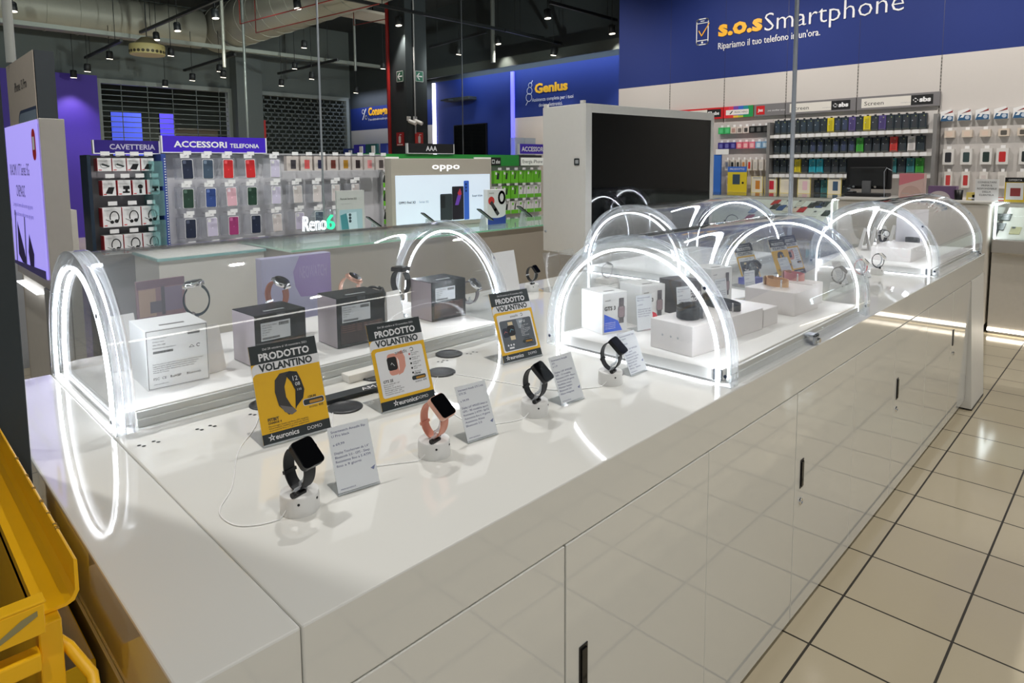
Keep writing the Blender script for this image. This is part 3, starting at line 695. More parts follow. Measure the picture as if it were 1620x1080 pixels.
watch_box('black watch box in the middle of the three inside the arched case', (0.989, 1.711, PLZ), -0.05, 0.165, 0.127, 0.153, p_dark, BOXK, BOXS)
watch_box('black watch box beside the bright arch at the case end', (1.394, 1.770, PLZ), -0.03, 0.153, 0.127, 0.140, p_dark, BOXK, BOXS)
def wedge(label, loc, rz, w_, h, lean=0.3, m=WHITE_MATT):
    t = thing('card_stand', label, 'card stand', loc, rz, 'blank card stands')
    fr = Frame((0, 0, 0), (1, 0, 0), (0, math.sin(lean), math.cos(lean)))
    MB().prism(fr, [(-w_ / 2, 0), (w_ / 2, 0), (w_ * .36, h), (-w_ * .36, h)], -0.002, 0, m).build('card_face', t)
    MB().prism(Frame((0, 2 * h * math.sin(lean), 0), (1, 0, 0), (0, -math.sin(lean), math.cos(lean))), [(-w_ / 2, 0), (w_ / 2, 0), (w_ * .36, h - .003), (-w_ * .36, h - .003)], -0.002, 0, m).build('card_back', t)
    return t
for (px, py), w_, h, lb in (((208, 588), .085, .150, 'blank white card stand behind the white box'), ((349, 592), .060, .128, 'blank white card stand between the white and the first black box'),
                            ((636, 520), .080, .125, 'blank white card stand before the last black box, under the black bangle')):
    p = on_z(px, py, PLZ); wedge(lb, (p.x, p.y + .03, PLZ), 0.15, w_, h, 0.12)
def clear_stand(label, loc, h):
    t = thing('clear_watch_stand', label, 'display stand', loc, 0, 'clear plastic watch stands')
    m_ = MB().lathe((0, 0, 0), [(0.026, 0), (0.026, 0.003), (0.006, 0.006), (0.004, h)], ACRYL_EDGE, 16); m_.build('stem', t)
    return t
BROWN = mat((150, 90, 70), 0.5); ROSE = mat((228, 180, 158), 0.25, 0.5, var=0)
for (px, py), yy, st, cs, shp, ph, rz, lb in (((311, 474), 1.99, mat((40, 58, 66), .5), CHROME, 'round', 100, 1.2, 'dark green strapped watch in the case above the white box'),
                                    ((438, 466), 2.00, BROWN, CHROME, 'round', 60, 0.5, 'silver watch with brown strap above the first black box'),
                                    ((553, 458), 2.00, ROSE, ROSE, 'round', 60, 0.6, 'rose gold watch above the middle black box'),
                                    ((590, 474), 1.90, RUBBER, mat((28, 28, 30), .3), 'round', 20, 1.1, 'black watch right behind the middle black box'),
                                    ((634, 446), 1.93, RUBBER, mat((28, 28, 30), .3), 'square', 90, 0.3, 'black bangle like band above the blank card stand'),
                                    ((743, 462), 1.93, mat((110, 100, 108), .4, .5), CHROME, 'round', 45, 0.4, 'silver watch behind the last black box by the bright arch')):
    p = on_y(px, py, yy)
    clear_stand('clear plastic stand under the ' + lb, (p.x, p.y, PLZ), max(0.02, p.z - PLZ - 0.046))
    smartwatch('smartwatch', lb, p, st, cs, phi=ph, rz=rz, shape=shp, group='watches in the left arched case', holes=False, cw=0.040, size=1.35)

# the case on the aisle side
def p_box(title, colr, watch=(96, 92, 96)):
    def f(p, fr, w_, h):
        C = mat(colr, 0.5, var=0); W_ = mat(watch, 0.4, var=0)
        p.text(fr, 'amazfit', .010, h - .026, TXT_K, h=.0055)
        if title: p.text(fr, title, .007, h - .056, TXT_K, h=.0125, wd=.045, bold=.03)
        p.poly(fr, [(0.006, .006), (w_ * .8, .006), (w_ * .62, .040), (.006, .066)], C, 0.0008)
        for k in range(4): p.text(fr, 'Ultra long battery life', .010, .034 - k * .006, TXT_W, h=.0034, z=0.0011)
        x = w_ * .76
        p.rect(fr, x - .010, .030, x + .010, h - .020, W_, 0.0012); p.poly(fr, rrect(x - .014, .046, x + .014, .088, .008), W_, 0.0014)
        p.poly(fr, rrect(x - .012, .049, x + .012, .085, .007), mat((150, 132, 136), 0.3, var=0), 0.0016)
    return f
watch_box('white box reading GTS 3 with a blue corner, first inside the aisle-side case', (1.663, 1.233, PLZ), -0.28, 0.100, 0.115, 0.133, p_box('GTS 3', (40, 90, 210)))
watch_box('white box with a red corner and grey watch, second inside the aisle-side case', (1.835, 1.200, PLZ), -0.28, 0.105, 0.115, 0.138, p_box('GTR 3', (228, 60, 80)))
watch_box('dark grey box with pale lettering GTR 3 Pro, between white boxes in the aisle-side case', (2.060, 1.180, PLZ), -0.28, 0.100, 0.115, 0.125, None, mat((78, 76, 82), .4), mat((60, 58, 62), .4))
pb = MB(); fr_ = Frame((0, 0, 0)); pb.text(fr_, 'GTR 3', .04, .070, TXT_W, h=.014, bold=.03); pb.text(fr_, 'PRO', .04, .050, TXT_W, h=.014, bold=.03); pb.poly(fr_, [(.004, .004), (.09, .004), (.06, .03), (.004, .044)], mat((232, 110, 110), .5, var=0))
pb.build('front_print', [o for o in bpy.data.objects if o.name.startswith('watch_box') and o.parent is None][-1])
watch_box('white box showing a single grey watch, behind the big black watch', (2.310, 1.195, PLZ), -0.24, 0.120, 0.11, 0.140, p_box('', (225, 222, 222)))
RISER = mat((222, 216, 212), 0.35, var=0.01)
def riser(label, loc, rz, w_, d, h):
    t = thing('display_riser', label, 'display riser', loc, rz, 'white risers in the aisle-side case')
    MB().box((0, 0, 0), (w_, d, h), RISER).build('block', t, 0.0015)
    if h > .085 and w_ > .19:
        fr = Frame((0, 0, 0), (0, -1, 0), (0, 0, 1)); m_ = MB()
        for q in (-.10, -.075, -.045): m_.disc(fr, -q - .15 + 0.0, .045, .0035, LGREY, 0.0006, 10)
        m_.build('magnet_dots', t)
    return t
r1 = riser('white riser block carrying the black fitness band, nearest the bright arch', (1.636, .899, PLZ), -0.12, .20, .15, .088)
riser('white riser block under the big black watch with open strap', (1.897, .905, PLZ), -0.08, .185, .16, .072)
riser('narrow white riser block between the two bigger ones', (2.100, .895, PLZ), -0.06, .10, .16, .060)
riser('white riser block carrying the tan watch', (2.330, .882, PLZ), -0.05, .20, .19, .084)
riser('white riser block carrying the pink watch, next to the case end', (2.545, .900, PLZ), -0.04, .10, .16, .084)
LIE = (0, PI / 2, 0)
def lying(label, x, y, z, strap, case, rz, a=.030, b=.044, wd=.030, shape='square', **k):
    return smartwatch('smartwatch', label, (x, y, z + wd / 2 + .0015), strap, case, a=a, b=b, wd=wd, phi=k.pop('phi', 0), shape=shape, rot=(0, PI / 2, rz), group='watches lying on risers', **k)
lying('black fitness band lying on the first white riser', 1.736, .966, PLZ + .088, RUBBER, mat((30, 34, 40), .25), 0.3, .034, .052, .036, cw=.034, ch=.04, holes=True)
lying('big black round watch lying with its strap stretched, behind the bright arch', 1.985, .985, PLZ + .072, RUBBER, mat((24, 26, 30), .3), 1.25, .026, .072, .028, 'round', phi=88, cw=.050)
lying('tan strapped watch with gold edge lying on a white riser', 2.425, .985, PLZ + .084, mat((206, 160, 110), .5), mat((190, 160, 120), .25, .6), 1.2, .026, .044, .030, phi=80)
lying('dusty pink watch with gold edge lying on the last white riser', 2.600, .990, PLZ + .084, mat((196, 128, 122), .5), mat((200, 170, 140), .25, .6), 1.2, .026, .040, .030, phi=80)
p = on_y(1190, 425, 1.26)
clear_stand('clear stand under the round black watch in the aisle-side case', (p.x, p.y, PLZ), .05)
smartwatch('smartwatch', 'round black watch standing tall with its strap bent back, above the blue box', (p.x, p.y, p.z), DBLUE, mat((24, 30, 36), .3), a=.026, b=.034, phi=35, shape='round', rz=0.9, group='watches in the aisle-side case', cw=.044, holes=False)
p = on_z(1200, 452, PLZ)
watch_box('flat blue box lying beside the tan watch', (p.x - .02, p.y + .02, PLZ), -0.1, .09, .07, .03, None, mat((52, 62, 150), .4), lid=False)
for x, y, lb, rz in ((1.800, 1.160, 'price card leaning on the box with the red corner', -.28), (2.020, 1.140, 'price card leaning on the dark grey box', -.28),
                     (2.500, 1.120, 'price card beside the round black watch in the aisle-side case', -.2), (2.255, 1.120, 'price card before the white box with a single grey watch', -.2)):
    info_card(lb, (x, y, PLZ), rz, mark=False, group='price cards in the aisle-side case', h=.118, lean=.10, wd=.066)
# second open stretch of worktop with three watches and leaflets
for x, d, st, cs in ((3.14, 'thin black watch', RUBBER, mat((30, 30, 32), .3)), (3.46, 'red and white watch', mat((206, 60, 60), .5), WHITE), (3.74, 'black and white watch', mat((30, 32, 34), .5), WHITE)):
    watch_stand('round white security stand under the ' + d + ' beyond the aisle-side case', (x, 1.0, TOP), 0.2)
    smartwatch('smartwatch', d + ' on a round stand between the two aisle-side cases', (x, 0.998, TOP + .0735), st, cs, a=.026, b=.034, phi=45, rz=0.2, shape='round', cw=.038, group='watches on stands')
info_card('price card behind the red and white watch', (3.58, 1.0, TOP), -0.15)
info_card('price card next to the black and white watch', (3.30, 1.02, TOP), -0.15)
info_card('tall price card at the grey leaflet beyond the aisle-side case', (3.06, 1.17, TOP), -0.2, h=.15)
leaflet('grey leaflet standing beyond the aisle-side case, seen through its arch', (2.98, 1.32, TOP), -0.15, 2)
leaflet('yellow leaflet with a fitness band beyond the aisle-side case', (3.28, 1.28, TOP), -0.15, 0)
leaflet('yellow leaflet just before the farthest case, beside another yellow one', (3.47, 1.30, TOP), -0.15, 1)
# farthest aisle-side case
for k, (px, py) in enumerate(((1362, 394), (1378, 392), (1393, 390), (1408, 388), (1422, 386))):
    p = on_z(px, py, PLZ); wedge(ORD[k] + ' white tent card from the left in the row inside the farthest case', (p.x, p.y - .05, PLZ), 0.5, .09, .14, .2)
riser('long white riser in the farthest case with a white faced watch', (4.05, 0.92, PLZ), 0, .34, .20, .075)
smartwatch('smartwatch', 'watch with a white face and black strap in the farthest case', (4.34, 1.14, PLZ + .11), RUBBER, CHROME, a=.028, b=.036, phi=20, shape='round', rz=-.7, cw=.046, face=PAPER, group='watches in the farthest case')
p = on_z(1493, 384, PLZ)
tag(MB().box((4.62, 1.03, PLZ), (4.90, 1.24, PLZ + .03), RISER).build('flat_riser', None, .0015), 'flat white riser with the navy watch at the far end of the farthest case', 'display riser')
lying('navy watch on the flat riser at the far end of the farthest case', 4.76, 1.08, PLZ + .03, DBLUE, mat((30, 34, 46), .3), 0.8, .03, .045, .036)
pp = thing('blank_poster', 'blank pale poster standing in the farthest case behind the navy watch', 'poster', (4.85, 1.10, PLZ), -0.45)
MB().box((-.14, 0, 0), (.14, .004, .24), mat((226, 224, 232), .4)).build('sheet', pp); MB().box((-.14, .004, 0), (.14, .04, .003), ACRYL).build('foot_plate', pp)
# rear open stretch of the island
c = thing('card_holder', 'white upright card in a clear holder behind the leaflets', 'card holder', (2.03, 2.02, TOP), 0.05)
fr = holder_frame(.2, .2); MB().fbox(fr, -.075, 0, .075, .20, 0, .002, PAPER).build('card', c); MB().fbox(fr, -.08, 0, .08, .03, -.004, -.0005, ACRYL).build('clear_lip', c); MB().box((-.08, 0, 0), (.08, .09, .002), ACRYL).build('foot_plate', c)
smartwatch('smartwatch', 'black watch half hidden behind the white upright card', (2.19, 2.03, TOP + .080), RUBBER, mat((24, 24, 26), .3), phi=40, rz=.2, group='watches on stands')
watch_stand('round white security stand behind the white upright card', (2.19, 2.032, TOP), .2)
for k, (px, py) in enumerate(((880, 452), (905, 420))):
    p = on_y(px, py, 1.95); q = thing('empty_clear_holder', ('empty clear holder nearer the leaflets', 'empty clear holder behind the bright arch')[k] + ' on the rear worktop', 'card holder', (p.x, 1.95, TOP), .1, 'empty clear holders')
    fr = holder_frame(.2, .2); MB().fbox(fr, -.06, 0, .06, .18, 0, .002, ACRYL_BAND).build('sheet', q); MB().box((-.06, 0, 0), (.06, .08, .002), ACRYL).build('foot_plate', q)
smartwatch('smartwatch', 'dark bangle on a clear stand inside the rear case under the big screen', on_y(1158, 349, 1.9), RUBBER, mat((34, 34, 36), .3), a=.036, b=.036, phi=200, rz=.5)
p = on_y(1158, 349, 1.9); clear_stand('clear stand of the dark bangle inside the rear case', (p.x, p.y, PLZ), p.z - PLZ - .038)
smartwatch('smartwatch', 'pale watch on a small block at the rear worktop, seen through the bright arch', on_y(960, 428, 1.9), mat((186, 180, 184), .5), CHROME, phi=60, rz=.6, shape='round')
p = on_y(960, 428, 1.9); tag(MB().box((p.x - .04, p.y - .04, TOP), (p.x + .04, p.y + .04, p.z - .036), WHITE_MATT).build('pale_block', None, .002), 'small white block carrying the pale watch on the rear worktop', 'display riser')

# ================================================================== BIG SCREEN BEHIND THE ISLAND
tv = thing('screen_cabinet', 'white cabinet with a big switched-off screen standing behind the island', 'screen cabinet', (3.29, 2.53, 0), -0.108)
SW, SZ0, SZ1 = 1.29, 0.99, 1.83
b = MB()
x0, x1, z0, z1 = -0.055, SW + 0.035, 0.925, 1.885
b.box((x0, 0.012, z0), (x0 + 0.02, 0.40, z1), WHITE); b.box((x1 - 0.02, 0.012, z0), (x1, 0.40, z1), WHITE)
b.box((x0 + .02, 0.012, z1 - 0.02), (x1 - .02, 0.40, z1), WHITE); b.box((x0 + .02, 0.012, z0), (x1 - .02, 0.40, z0 + 0.02), WHITE); b.box((x0 + .02, 0.38, z0 + .02), (x1 - .02, 0.40, z1 - .02), WHITE)
b.build('housing', tv, 0.004)
f = MB()
for a, c_ in (((x0, 0, z0), (0, 0.012, z1)), ((SW, 0, z0), (x1, 0.012, z1)), ((0, 0, SZ1), (SW, 0.012, z1)), ((0, 0, z0), (SW, 0.012, SZ0))): f.box(a, c_, WHITE)
f.build('front_frame', tv, 0.002)
MB().box((0.0, 0.006, SZ0), (SW, 0.02, SZ1), mat((10, 13, 15), 0.04, var=0, spec=0.35)).build('screen', tv)
MB().box((0.3, 0.1, 0.0), (1.0, 0.32, z0), WHITE).build('pedestal', tv)
bl = MB(); sf = Frame((x0, 0.4, 0), (0, -1, 0), (0, 0, 1))
bl.prism(sf, rrect(0.30, 1.50, 0.345, 1.545, .008), 0, .004, CHAR); bl.prism(sf, rrect(0.312, 1.512, 0.34, 1.535, .004), .004, .005, LGREY); bl.build('socket', tv)
lk = MB().lathe((x0, 0.37, 1.06), [(.008, 0), (.008, .006), (.006, .007)], STEEL, 12, (-1, 0, 0)); lk.build('lock', tv)
MB().box((x0 + .0, .02, z1), (x0 + .02, .05, z1 + .02), WHITE).build('corner_clip', tv); MB().box((x0, .36, z1), (x0 + .02, .39, z1 + .02), WHITE).build('corner_clip', tv)

# ================================================================== PHONE COUNTER BEHIND THE ISLAND
GL_EDGE = mat((150, 225, 190), 0.15, var=0)
cnt = thing('phone_counter', 'greige phone counter with a green glass edge behind the island', 'counter', (3.2, 3.7, 0))
MB().box((-1.35, 0, 0), (1.9, 0.75, 0.985), GREIGE).build('body', cnt, .003)
MB().box((-1.36, -0.01, 0.985), (1.91, 0.76, 0.988), WHITE).build('worktop', cnt)
MB().box((-1.36, -0.012, 0.988), (1.91, 0.76, 1.0), clear((0.86, 0.97, 0.92), .25, 1.5, .02, (.8, .95, .88))).build('glass_top', cnt)
MB().box((-1.36, -0.0135, 0.9885), (1.91, -0.012, 0.9995), GL_EDGE).build('glass_edge', cnt)
CT = 1.0
d = thing('phone_display_board', 'wide greige display board with a lit phone advert and ring lettering', 'display board', (3.505, 4.24, CT))
MB().box((-.54, 0, 0), (.54, .09, .565), GREIGE).build('board', d, .003)
fr = Frame((0, -.0005, 0))
MB().text(fr, 'oppo', .012, .478, mat((250, 250, 252), .4, emit=.8), h=.052, wd=.30, al='c', z=.003, bold=.012).build('lettering', d)
sc_ = MB(); sc_.fbox(fr, -.505, .035, .515, .430, 0, .004, mat((214, 226, 240), emit=0.4))
sc_.text(fr, 'OPPO Find X3', -.48, .205, TXT_K, h=.019, z=.005, bold=.02); sc_.text(fr, 'Series 5G', -.28, .205, mat((150, 160, 170), .5, var=0), h=.018, z=.005)
sc_.text(fr, 'Scopri di piu', .30, .235, mat((70, 76, 84), .5, var=0), h=.017, z=.005, bold=.02)
sc_.poly(fr, rrect(-.06, .045, .07, .270, .012), mat((52, 60, 64), .4, var=0), .005); sc_.poly(fr, rrect(-.05, .15, -.005, .255, .01), mat((30, 34, 38), .4, var=0), .0052)
sc_.poly(fr, rrect(.07, .045, .20, .330, .008), mat((40, 42, 46), .4, var=0), .0056); sc_.poly(fr, rrect(.076, .05, .194, .324, .006), mat((30, 22, 34), .4, var=0), .0058)
sc_.poly(fr, [(.10, .17), (.13, .25), (.16, .31), (.175, .28), (.165, .23), (.14, .17)], mat((120, 70, 190), .4, var=0), .006); sc_.poly(fr, [(.13, .27), (.16, .315), (.178, .26), (.15, .25)], mat((200, 50, 70), .4, var=0), .0061)
sc_.poly(fr, rrect(.203, .040, .262, .376, .008), mat((60, 110, 220), .4, var=0), .0064)
for k in range(3): sc_.disc(fr, .228, .345 - k * .028, .011, mat((26, 50, 120), .4, var=0), .0066)
sc_.build('lit_screen', d)
def demo_phone(label, x, y, z, rz=0.0):
    t = thing('display_phone', label, 'phone', (x, y, z), rz, 'phones on tilted stands')
    a = math.radians(38); fr = Frame((-.036, -.04, .085), (1, 0, 0), (0, math.cos(-a), math.sin(a)))
    fr = Frame((-.036, -.05, .06), (1, 0, 0), (.0, math.cos(a), math.sin(a)))
    MB().prism(fr, rrect(0, 0, .074, .155, .008), -.008, 0, BLACK).build('phone_body', t, .001)
    MB().prism(fr, rrect(.002, .003, .072, .152, .007), 0, .0008, BLACK).build('phone_screen', t)
    MB().prism(Frame((-.02, .01, 0), (0, 1, 0), (0, 0, 1)), [(0, 0), (.05, 0), (.03, .105), (.012, .094)], 0, .04, clear((.92, .93, .94), .35, 1.45, .1)).build('stand', t)
for k, ((px, py), lb) in enumerate((((683, 352), 'black phone on a clear stand overlapping the lit advert edge at its lower corner'), ((598, 362), 'black phone on a tilted stand nearest the reading box with the teal phone'),
                                    ((770, 352), 'black phone on a stand before the tall box with the fitness band'), ((832, 350), 'black phone on a stand closest to the white screen cabinet'))):
    p = on_y(px, py, 3.88); demo_phone(lb, p.x, p.y, CT, 1.30)
def tall_pack(name, label, cat, x, y, z, w_, h, d_, body, paint, rz=0.0):
    t = thing(name, label, cat, (x, y, z), rz)
    MB().box((-w_ / 2, 0, 0), (w_ / 2, d_, h), body).build('box_body', t, .001)
    p = MB(); paint(p, Frame((-w_ / 2, 0, 0)), w_, h); p.build('front_print', t)
def p_promo(p, fr, w_, h):
    p.rect(fr, 0, 0, w_, h * .28, mat((44, 72, 160), .5, var=0), .0006); p.poly(fr, arc(w_ * .5, h * .28, w_ * .5, PI, 2 * PI, 10, h * .1), PAPER, .0008)
    p.disc(fr, w_ * .2, h * .68, w_ * .17, mat((215, 60, 55), .5, var=0), .0008)
    p.line(fr, [(w_ * .2, h * .62), (w_ * .42, h * .42), (w_ * .55, h * .3)], w_ * .16, mat((60, 60, 62), .5, var=0), .001); p.line(fr, arc(w_ * .78, h * .76, w_ * .16, 0, 2 * PI, 18, h * .16), w_ * .10, mat((34, 40, 40), .5, var=0), .001)
    p.text(fr, 'MI BAND', w_ * .08, h * .88, TXT_K, h=.010)
tall_pack('promo_box', 'tall box showing a fitness band and a red disc beside the lit phone advert', 'box', 3.895, 4.02, CT, .215, .30, .05, PAPER, p_promo)
def p_reno(p, fr, w_, h):
    p.rect(fr, .02, 0, w_ - .02, h * .58, mat((168, 196, 206), .5, var=0), .0006); p.text(fr, 'Reno6 Series 5G', .03, h * .80, TXT_K, h=.014); p.text(fr, 'Ogni emozione', .03, h * .70, LGREY, h=.010)
    p.poly(fr, [(.04, 0), (.025, h * .46), (.075, h * .50), (.11, 0)], mat((70, 140, 150), .5, var=0), .0008); p.poly(fr, [(.10, 0), (.08, h * .50), (.16, h * .52), (.17, 0)], mat((200, 222, 232), .5, var=0), .001)
    for k in range(3): p.disc(fr, .105, h * (.46 - k * .07), .011, mat((50, 70, 80), .5, var=0), .0012)
tall_pack('phone_poster', 'pale poster with a teal phone next to the glowing white and green lettering', 'poster', 2.56, 4.18, CT, .23, .33, .02, mat((196, 196, 194), .5), p_reno)
rn = thing('glowing_sign', 'small glowing sign with white letters and a green figure six on the counter', 'sign', (2.205, 4.0, CT))
MB().box((-.135, -.02, 0), (.135, .03, .052), mat((225, 232, 240), .4, emit=.15)).build('base', rn, .003)
fr = Frame((0, 0, .055)); r_ = MB(); r_.text(fr, 'Reno', -.035, .02, mat((245, 248, 255), emit=.9), h=.105, wd=.17, al='c', z=.006, bold=-.008, shear=.1, depth=.02); r_.text(fr, '6', .085, .02, mat((60, 230, 170), emit=.8), h=.105, wd=.06, al='c', z=.006, bold=.0, depth=.02)
r_.build('glowing_letters', rn)
MB().prism(Frame((-.13, .02, .052)), [(0, 0), (.26, 0), (.29, .16), (.10, .16)], -.003, 0, GLASS).build('clear_plate', rn)
wt = thing('white_glass_table', 'white table with a teal glass edge in front of the phone case rack', 'table', (1.70, 4.02, 0))
MB().box((-.5, 0, .0), (.12, .45, .97), WHITE).build('body', wt, .003); MB().box((-.51, -.01, .97), (.13, .46, .985), mat((150, 214, 214), .1, var=0)).build('glass_top', wt); MB().box((-.50, .0, .985), (.12, .45, .988), WHITE).build('surface', wt)
# printed totems right behind the island, seen through the first case
LAV = mat((186, 182, 214), .5); PUR = mat((150, 120, 186), .5, var=0)
tt = thing('lavender_totem', 'lavender floor totem with a violet disc behind the first case', 'totem', (1.245, 2.45, 0))
MB().box((-.15, 0, 0), (.15, .05, 1.145), LAV).build('body', tt, .002); q = MB(); fr = Frame((0, 0, 0)); q.poly(fr, [(.01, 1.143), (-.02, 1.08), (-.012, 1.02), (.01, .975), (.149, .965), (.149, 1.143)], PUR)
q.text(fr, 'NEOWATCH', .068, 1.05, mat((170, 150, 200), .5, var=0), h=.05, wd=.12, al='c', z=.001); q.build('print', tt)
ph_ = thing('photo_totem', 'small totem with a dusky pink room photograph behind the first case', 'totem', (.735, 2.45, 0), .1)
MB().box((-.02, .01, 0), (.02, .03, .97), LGREY).build('post', ph_); MB().box((-.12, -.06, 0), (.12, .10, .02), LGREY).build('foot', ph_)
q = MB().box((-.08, 0, .97), (.08, .012, 1.115), mat((150, 112, 124), .5)); fr = Frame((-.08, 0, .97))
q.rect(fr, 0, .118, .16, .145, mat((110, 72, 96), .5, var=0)); q.rect(fr, .005, .02, .06, .115, mat((190, 156, 136), .5, var=0)); q.rect(fr, .085, .03, .15, .115, mat((132, 112, 140), .5, var=0)); q.rect(fr, .040, .03, .085, .07, mat((92, 84, 104), .5, var=0), .001); q.rect(fr, .078, .02, .09, .12, mat((70, 68, 84), .5, var=0), .0012)
q.build('photo_panel', ph_)

# ================================================================== ACCESSORY RACK (phone cases) AND CABLE RACK
GYF = 5.0
def pegrack(label, x0, x1, y, ztop, panel, z0=0.1):
    t = thing('pegboard_rack', label, 'display rack', ((x0 + x1) / 2, y, 0)); hx = (x1 - x0) / 2
    MB().box((-hx, .02, z0), (hx, .05, ztop), panel).build('back_panel', t)
    MB().box((-hx, -.35, 0), (hx, .06, z0), LGREY).build('base', t)
    return t, hx
PEG = mat((205, 205, 208), .45, var=.03)
rk, hx = pegrack('white pegboard rack hung with phone cases, under the violet sign', 1.535, 3.39, GYF, 1.60, PEG)
u = MB().box((-hx - .03, -.14, .1), (-hx, .05, 1.60), mat((50, 74, 150), .4)); fr = Frame((-hx - .03, -.1405, 0))
for k in range(60): u.rect(fr, .018, .5 + k * .018, .026, .508 + k * .018, PAPER, .0006)
u.build('upright', rk); MB().box((hx - .02, -.02, .1), (hx, .05, 1.60), LGREY).build('upright', rk)
MB().box((-hx - .03, -.02, 1.60), (hx, .05, 1.612), LGREY).build('top_rail', rk)
rk2, hx2 = pegrack('grey pegboard rack with headset boxes, under the smaller violet sign', 1.09, 1.50, GYF, 1.59, mat((150, 146, 150), .5))
MB().box((-hx2 - .02, -.13, .1), (-hx2, .05, 1.59), mat((30, 48, 66), .4)).build('upright', rk2)
def hook(par, x, z, y0=.02, y1=-.16, tick=True):
    h = MB().tube([(x, y0, z), (x, y1, z), (x, y1 - .012, z + .008)], .0022, SILVER, 6)
    if tick: h.box((x - .026, y1 - .016, z + .004), (x + .026, y1 - .013, z + .030), PAPER)
    return h.build('hook', par)
def sign(label, x0, x1, z0, z1, y, txt, body, tm, h, al='c', small=None, thick=.03):
    t = thing('aisle_sign', label, 'sign', ((x0 + x1) / 2, y, z0)); w_ = x1 - x0
    MB().box((-w_ / 2, 0, 0), (w_ / 2, thick, z1 - z0), body).build('sign_panel', t)
    e = MB()
    e.box((-w_ / 2 - .008, -.006, -.006), (-w_ / 2, thick, z1 - z0), PAPER); e.box((w_ / 2, -.006, -.006), (w_ / 2 + .008, thick, z1 - z0), PAPER); e.box((-w_ / 2, -.006, -.006), (w_ / 2, thick, 0), PAPER)
    e.build('sign_frame', t)
    l = MB(); fr = Frame((0, -.001, 0)); zc = (z1 - z0) / 2 - h / 2
    if small:
        l.text(fr, txt, -w_ * .40, zc, tm, h=h, wd=w_ * .50, z=.001, bold=.03); l.text(fr, small, w_ * .13, zc, tm, h=h * .72, wd=w_ * .30, z=.001, bold=.02)
    else: l.text(fr, txt, 0 if al == 'c' else (w_ * .44 if al == 'r' else -w_ * .44), zc, tm, h=h, z=.001, bold=.02, al=al)
    l.build('lettering', t); return t
sign('long violet sign reading accessori telefonia above the phone cases', 1.54, 2.28, 1.615, 1.728, 4.93, 'ACCESSORI', mat((66, 34, 190), .4, var=0), TXT_W, .042, small='TELEFONIA')
sign('dark violet sign reading cavetteria above the headset boxes', 1.135, 1.525, 1.605, 1.69, 4.96, 'CAVETTERIA', mat((44, 26, 120), .4, var=0), mat((190, 186, 210), .5, var=0), .034, al='r')
_pm = {}
def case_pack(label, x, z, colr, kind='solid', tilt=0.0, w_=.125, h=.150):
    t = thing('phone_case_pack', label, 'phone case', (x, 4.87, z), 0, 'hanging phone case packs', (0, tilt, 0))
    key = (kind, w_, h)
    if key not in _pm:
        a = MB().box((-w_ / 2, 0, -h / 2), (w_ / 2, .055, h / 2), PACK_CLEAR).build('clear_box', t); b_ = MB().box((-.030, .001, h / 2), (.030, .004, h / 2 + .032), PAPER).build('hang_tab', t)
        _pm[key] = (a.data, b_.data)
    else:
        for nm, me in zip(('clear_box', 'hang_tab'), _pm[key]):
            o = bpy.data.objects.new(nm, me); COL.objects.link(o); o.parent = t
    c = MB(); fr = Frame((.012, -.001, -.004)); hw, hh = .034, .066
    cm = mat(colr, .45, var=0)
    c.prism(fr, rrect(-hw - .004, -hh - .004, hw + .004, hh + .004, .009), 0, .0012, PAPER); c.prism(fr, rrect(-hw, -hh, hw, hh, .008), .0012, .004, cm)
    c.poly(fr, rrect(-hw + .004, hh - .028, -hw + .026, hh - .005, .005), mat(tuple(min(255, v + 60) for v in colr), .4, var=0), .0046); c.disc(fr, 0, -.005, .005, mat(tuple(min(255, v + 30) for v in colr), .4, var=0), .0046)
    c.build('phone_case', t)
    return t
NV, SL, RD, DG, BL, PK_, MG, LL, CL = (34, 42, 66), (66, 84, 104), (206, 40, 44), (34, 64, 50), (48, 74, 140), (226, 178, 190), (168, 60, 120), (206, 200, 222), (214, 206, 204)
cn = {NV: 'navy', SL: 'slate blue', RD: 'red', DG: 'dark green', BL: 'blue', PK_: 'pale pink', MG: 'magenta', LL: 'lilac white', CL: 'clear beige'}
rows = [(1.497, [(1.665, NV), (1.805, SL), (1.95, RD), (2.115, RD), (2.31, LL)]),
        (1.290, [(1.66, DG), (1.815, BL), (1.965, PK_), (2.12, DG), (2.31, LL), (2.49, CL), (2.66, CL), (2.83, CL), (3.02, CL)]),
        (1.075, [(1.665, NV), (1.815, LL), (1.97, MG), (2.14, NV), (2.31, CL), (2.50, LL), (2.67, SL), (2.84, LL), (3.02, CL)]),
        (0.86, [(1.665, RD), (1.83, BL), (2.0, LL), (2.17, CL)])]
for ri, (z, L) in enumerate(rows):
    for k, (x, c_) in enumerate(L):
        case_pack(cn[c_] + ' phone case pack, ' + ORD[k] + ' from the rack upright in the ' + ROWN[ri] + ' row', x, z, c_, 'solid', -.03 if (k + ri) % 3 == 0 else .015)
        hook(rk, x - (1.535 + 3.39) / 2, z + .075 + .018)
SCOL = [(70, 66, 72), (228, 100, 100), (50, 52, 84), (120, 60, 50), (190, 140, 50), (60, 48, 52), (235, 150, 150), (90, 80, 80)]
for k in range(8):
    x = 2.47 + k * .118
    t = thing('small_case_pack', 'small pale pack with a ' + ('grey', 'coral', 'navy', 'brown', 'amber', 'dark brown', 'pink', 'taupe')[k] + ' window in the top row of phone cases', 'phone case', (x, 4.87, 1.530), 0, 'small packs in the top row')
    MB().box((-.05, 0, -.055), (.05, .05, .06), mat((206, 196, 190), .4)).build('carton', t)
    MB().rect(Frame((0, -.0005, 0)), -.018, -.040, .026, .030, mat(SCOL[k], .4, var=0)).build('window', t)
    hook(rk, x - (1.535 + 3.39) / 2, 1.592)
